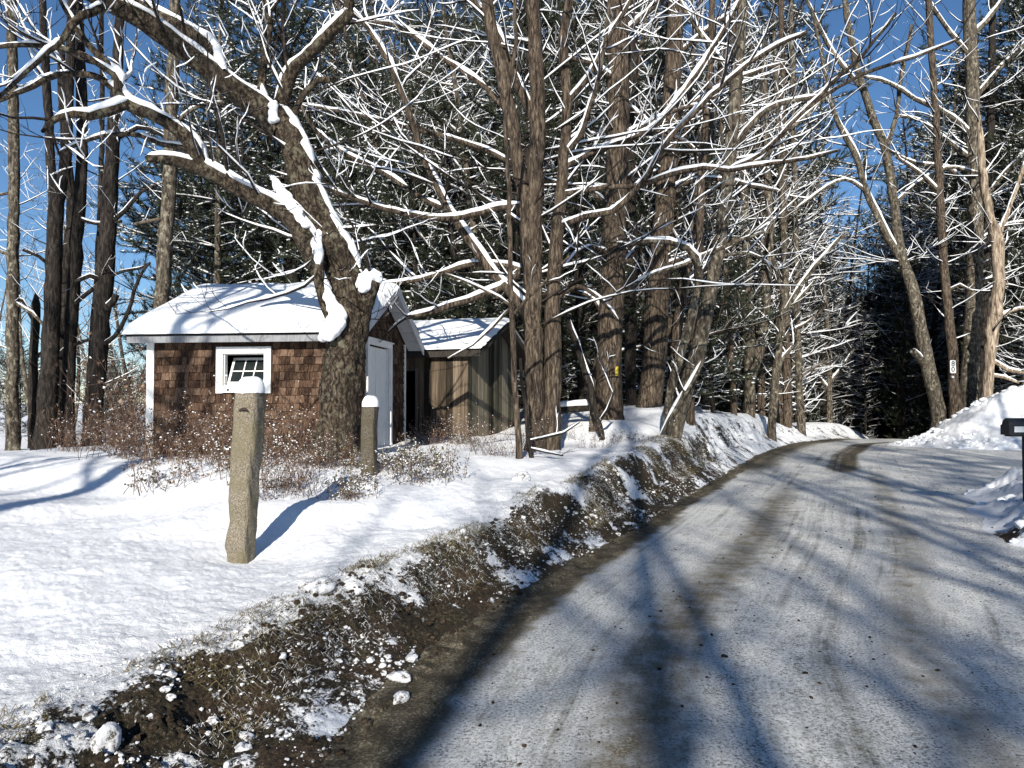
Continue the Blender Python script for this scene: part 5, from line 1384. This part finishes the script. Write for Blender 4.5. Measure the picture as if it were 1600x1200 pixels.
row(10, 590, 700, 8.6, 10.4, [2, 4, 2], 'olive weed clump with snow on it beside the short granite post', 'olive weeds beside the short post', .85)
row(4, 535, 570, 8.2, 8.8, [4, 2], 'olive frond weed left of the short granite post', 'olive weeds beside the short post', .7)
row(10, 645, 740, 13.6, 15.2, [2, 1, 3], 'pale dry weed along the foot of the plank wall', 'weeds along the plank wall', .8)
row(6, 740, 830, 11.6, 13.2, [4, 3], 'thin weed in the snow near the saplings', 'weeds near the saplings', .7)
row(8, 880, 1010, 13.5, 15.5, [4, 3], 'thin bare weed on the bank below the pines', 'weeds on the roadside bank', .7)
for px, Y, w_ in ((455, 8.4, 'left'), (478, 8.3, 'right')):
    shrub(3, (px - 800) / FPX * Y, Y, w_ + ' of two tall dark drooping weed stalks behind the granite post', 'tall dark weed stalks', .75)

# far white thicket beyond the shed's left corner
row(7, 170, 235, 19, 24, [0, 3], 'tall frosted thicket seen past the left shed corner', 'frosted thicket past the shed', 2.6)

# ------------------------------------------------------------------ loose stuff of the ploughed bank
rng = np.random.default_rng(55)
def bank_points(n, y0, y1, dlo, dhi, p=1.6, rng=rng):
    y = y0 + (y1 - y0) * rng.random(n) ** p
    d = rng.uniform(dlo, dhi, n)
    wb = np.interp(y, [-10, 3, 5, 7, 9, 14, 20, 27, 40], [1.3, 1.3, 1.0, .8, .75, 1.1, 1.6, 1.6, 1.2])
    dd = np.where(d < 0, d * wb, d)
    s_ = np.interp(y, yy_, sl_); x = np.interp(y, yy_, xe_) + dd * np.sqrt(1 + s_ * s_)
    z = terrain(x, y)[0]
    return np.stack([x, y, z], 1)
def clod(name, n, y0, y1, dlo, dhi, s0, s1, mat, label, cat, fine=False, p=1.6, jag=.3, smooth=False, pw=2.5, clus=0):
    pos = bank_points(n, y0, y1, dlo, dhi, p)
    if clus:
        pos = pos[vn(pos[:, 0] * 2.6, pos[:, 1] * 2.6, clus) + .3 * vn(pos[:, 0] * 9, pos[:, 1] * 9, clus + 1) > .72]; n = len(pos)
    sz = s0 + (s1 - s0) * rng.random(n) ** pw
    pos[:, 2] += sz * .25
    o = link(name, blobs_mesh(name, pos, np.stack([sz * rng.uniform(.8, 1.3, n), sz * rng.uniform(.8, 1.3, n), sz * .75], 1), rng, fine, .7, jag, smooth), mat)
    return tag(o, label, cat, kind='stuff')
m, nt, b = mat_new('soil_clods', 0.95, 0.1)
v = coords(nt, 'Object'); n1 = noise(nt, v, 40, 4, .7)
nt.links.new(ramp(nt, n1, [(0.35, (0.012, 0.009, 0.007)), (0.55, (0.045, 0.033, 0.023)), (0.72, (0.14, 0.11, 0.08))]), b.inputs['Base Color']); bump(nt, b, n1, .8, .01)
M['clod'] = m
m, nt, b = mat_new('dirty_snow_clods', 0.8, 0.2)
v = coords(nt, 'Object'); n1 = noise(nt, v, 21, 6, .75)
nt.links.new(ramp(nt, n1, [(0.39, (0.08, 0.06, 0.04)), (0.49, (0.70, 0.71, 0.73)), (0.7, (0.86, 0.87, 0.89))]), b.inputs['Base Color']); bump(nt, b, n1, .8, .012)
M['snowclod'] = m
clod('snow_clods', 900, 2.5, 13, -.95, .05, .007, .036, M['snowclod'], 'broken white snow lumps scattered down the ploughed earth bank', 'snow lumps', True, 1.0, .30, False, clus=11)
clod('snow_crumbs', 11000, 2.5, 20, -1.15, .06, .002, .013, M['snowclod'], 'fine snow crumbs over the earth bank and shoulder', 'snow crumbs', False, 1.1, .3, clus=13)
clod('earth_clods', 5000, 2.4, 16, -.85, .12, .004, .026, M['clod'], 'dark broken earth clods on the ploughed bank', 'earth clods', False, 1.2, .35, clus=17)
clod('gravel', 2600, 2.2, 26, .1, 5.2, .002, .013, M['clod'], 'dark grit and pebbles strewn on the packed road', 'gravel', False, 1.3, .3, pw=5)
def dry_grass(name, mat, label, seed, n, thr, w, Lm=.13):
    rng = np.random.default_rng(seed)
    pos = bank_points(n, 3.0, 17, -1.05, -.25, 1.0)
    y = pos[:, 1]
    keep = vn(pos[:, 0] * 1.7, y * 1.7, seed) > thr
    pos = pos[keep]; n = len(pos)
    s_ = np.interp(pos[:, 1], yy_, sl_)
    out = np.stack([np.ones(n), -s_, np.zeros(n)], 1); out /= np.linalg.norm(out, axis=1, keepdims=True)
    d1 = out * rng.uniform(.1, .8, (n, 1)) + rng.normal(0, .4, (n, 3)) + np.array([0, 0, .5]); d1 /= np.linalg.norm(d1, axis=1, keepdims=True)
    d2 = out * .9 + rng.normal(0, .3, (n, 3)) + np.array([0, 0, -.9]); d2 /= np.linalg.norm(d2, axis=1, keepdims=True)
    L = rng.uniform(.02, Lm, (n, 1))
    sd = np.cross(d1, rng.normal(0, 1, (n, 3))); sd /= np.linalg.norm(sd, axis=1, keepdims=True); w = w * 1.0
    a = pos; m1 = pos + d1 * L * .5; e = m1 + d2 * L
    v = np.stack([a - sd * w, a + sd * w, m1 + sd * w, m1 - sd * w, e], 1).reshape(-1, 3)
    i = np.arange(n)[:, None] * 5
    me = mesh_np(name, v, [i + np.array([0, 1, 2, 3]), i + np.array([3, 2, 4])], False)
    tag(link(name, me, mat), label, 'grass', kind='stuff')
dry_grass('dry_grass', M['weed'], 'dry olive grass hanging over the ploughed bank edge', 7, 18000, .45, .0018)
dry_grass('frosted_grass', M['snowclod'], 'snow-frosted grass blades matted on the bank face', 27, 16000, .52, .0010, .075)

def pile_chunks():
    n = 2600
    x = np.concatenate([rng.uniform(12.6, 21, 1700), rng.uniform(5.2, 11.5, 900)]); y = np.concatenate([rng.uniform(22.3, 28.5, 1700), rng.uniform(6.5, 13.2, 900)])
    t = terrain(x, y); ok = (~t[4]) & (t[5] > 3) & (t[0] > .02) & (vn(x * 1.3, y * 1.3, 5) > .38)
    pos = np.stack([x, y, t[0]], 1)[ok]
    sz = (.018 + .085 * rng.random(len(pos)) ** 3) * np.where(pos[:, 1] > 20, 1.3, .8)
    pos[:, 2] -= sz * .1
    o = link('snow_chunks', blobs_mesh('snow_chunks', pos, np.stack([sz * 1.2, sz, sz * .7], 1), rng, True, .7, .22, False), M['snow'])
    tag(o, 'broken ploughed snow chunks frozen into the roadside snow piles on the right', 'snow chunks', kind='stuff')
pile_chunks()

# single stones one can point to
def rock(label, px, py, Y, s, mat, seed, flat=.7, rough=2.0):
    q = P(px, py, Y); x, y = q[0], q[1]; z = H(x, y)
    nu, nv = 40, 24
    u = np.linspace(0, 2 * np.pi, nu, endpoint=False); v = np.linspace(.02, np.pi - .02, nv)
    U, V = np.meshgrid(u, v)
    rg = np.random.default_rng(seed)
    D = np.stack([np.cos(U) * np.sin(V), np.sin(U) * np.sin(V), np.cos(V)], -1)
    cut = rg.normal(0, 1, (9, 3)); cut /= np.linalg.norm(cut, axis=1, keepdims=True); hc = rg.uniform(.62, .95, 9)
    dd = D @ cut.T
    facet = np.min(np.where(dd > .05, hc / np.maximum(dd, .05), 9), axis=-1)
    r_ = np.minimum(1, facet) + .35 * rough * (fbm(D[..., 0] * 1.3 + D[..., 2] * .7 + 5, D[..., 1] * 1.3 - D[..., 2] * .8 + 3, 1.1, seed, 4, .6) + .5 * np.abs(fbm(D[..., 0] + 9, D[..., 1] + D[..., 2], 3.3, seed + 3, 3)))
    r_ = np.clip(r_, .45, 2)
    Pn = D * r_[..., None] * np.array([s * 1.15, s * .85, s * flat]) + np.array([0, 0, s * flat * .35])
    i = np.arange(nu * nv).reshape(nv, nu)
    F = np.stack([i[:-1], i[1:], np.roll(i[1:], -1, 1), np.roll(i[:-1], -1, 1)], -1).reshape(-1, 4)
    o = link('rock', mesh_np('rock', Pn.reshape(-1, 3), [F, i[:1][:, ::-1], i[-1:]]), mat); o.location = (x, y, z)
    o.rotation_euler = (0, 0, seed * 1.3)
    tag(o, label, 'rock')
M['greystone'] = bark('grey_stone', (.10, .095, .09), (.22, .21, .20), (.42, .41, .39), 14, 14, .01)
rock('pale snow-dusted stone alone on the brown shoulder', 625, 1092, 3.95, .048, M['snowclod'], 1)
rock('squarish snow-crusted chunk lying at the foot of the earth bank', 625, 1046, 4.2, .055, M['snowclod'], 2, .6)
rock('snow-draped hummock at the bank edge below the granite post', 500, 945, 5.0, .08, M['snowclod'], 5, .8)
rock('upright snow-crusted stone at the bottom left', 165, 1190, 3.15, .06, M['snowclod'], 6, 1.2, .9)
rock('small dark pebble in the middle of the road', 1132, 1020, 4.62, .016, M['clod'], 7)
rock('snowy rock on the bank crest below the saplings', 815, 755, 9.2, .12, M['snowclod'], 8)

# snowed-over fallen log lying behind the bank
q0 = P(872, 640, 16.5); q1 = P(930, 636, 16.0); gz = H(*((q0 + q1)[:2] / 2))
lg = empty('fallen_log', ((q0[0] + q1[0]) / 2, (q0[1] + q1[1]) / 2, gz), 0, 'short log under a thick slab of snow left of the yellow-notice pine', 'log')
b0 = np.array(lg.location)
pl_ = resample([q0 - b0, (q0 + q1) / 2 - b0, q1 - b0], [.09, .10, .08], .12)
link('wood', tube_mesh('wood', [pl_], 10, .2, 3), M['bark_dark'], lg)
sp = (pl_[0] + np.array([0, 0, .10]), np.full(len(pl_[0]), .085)); sp[1][0] = .03; sp[1][-1] = .03
link('snow', tube_mesh('snow', [sp], 10, .1, 3), M['snow'], lg)
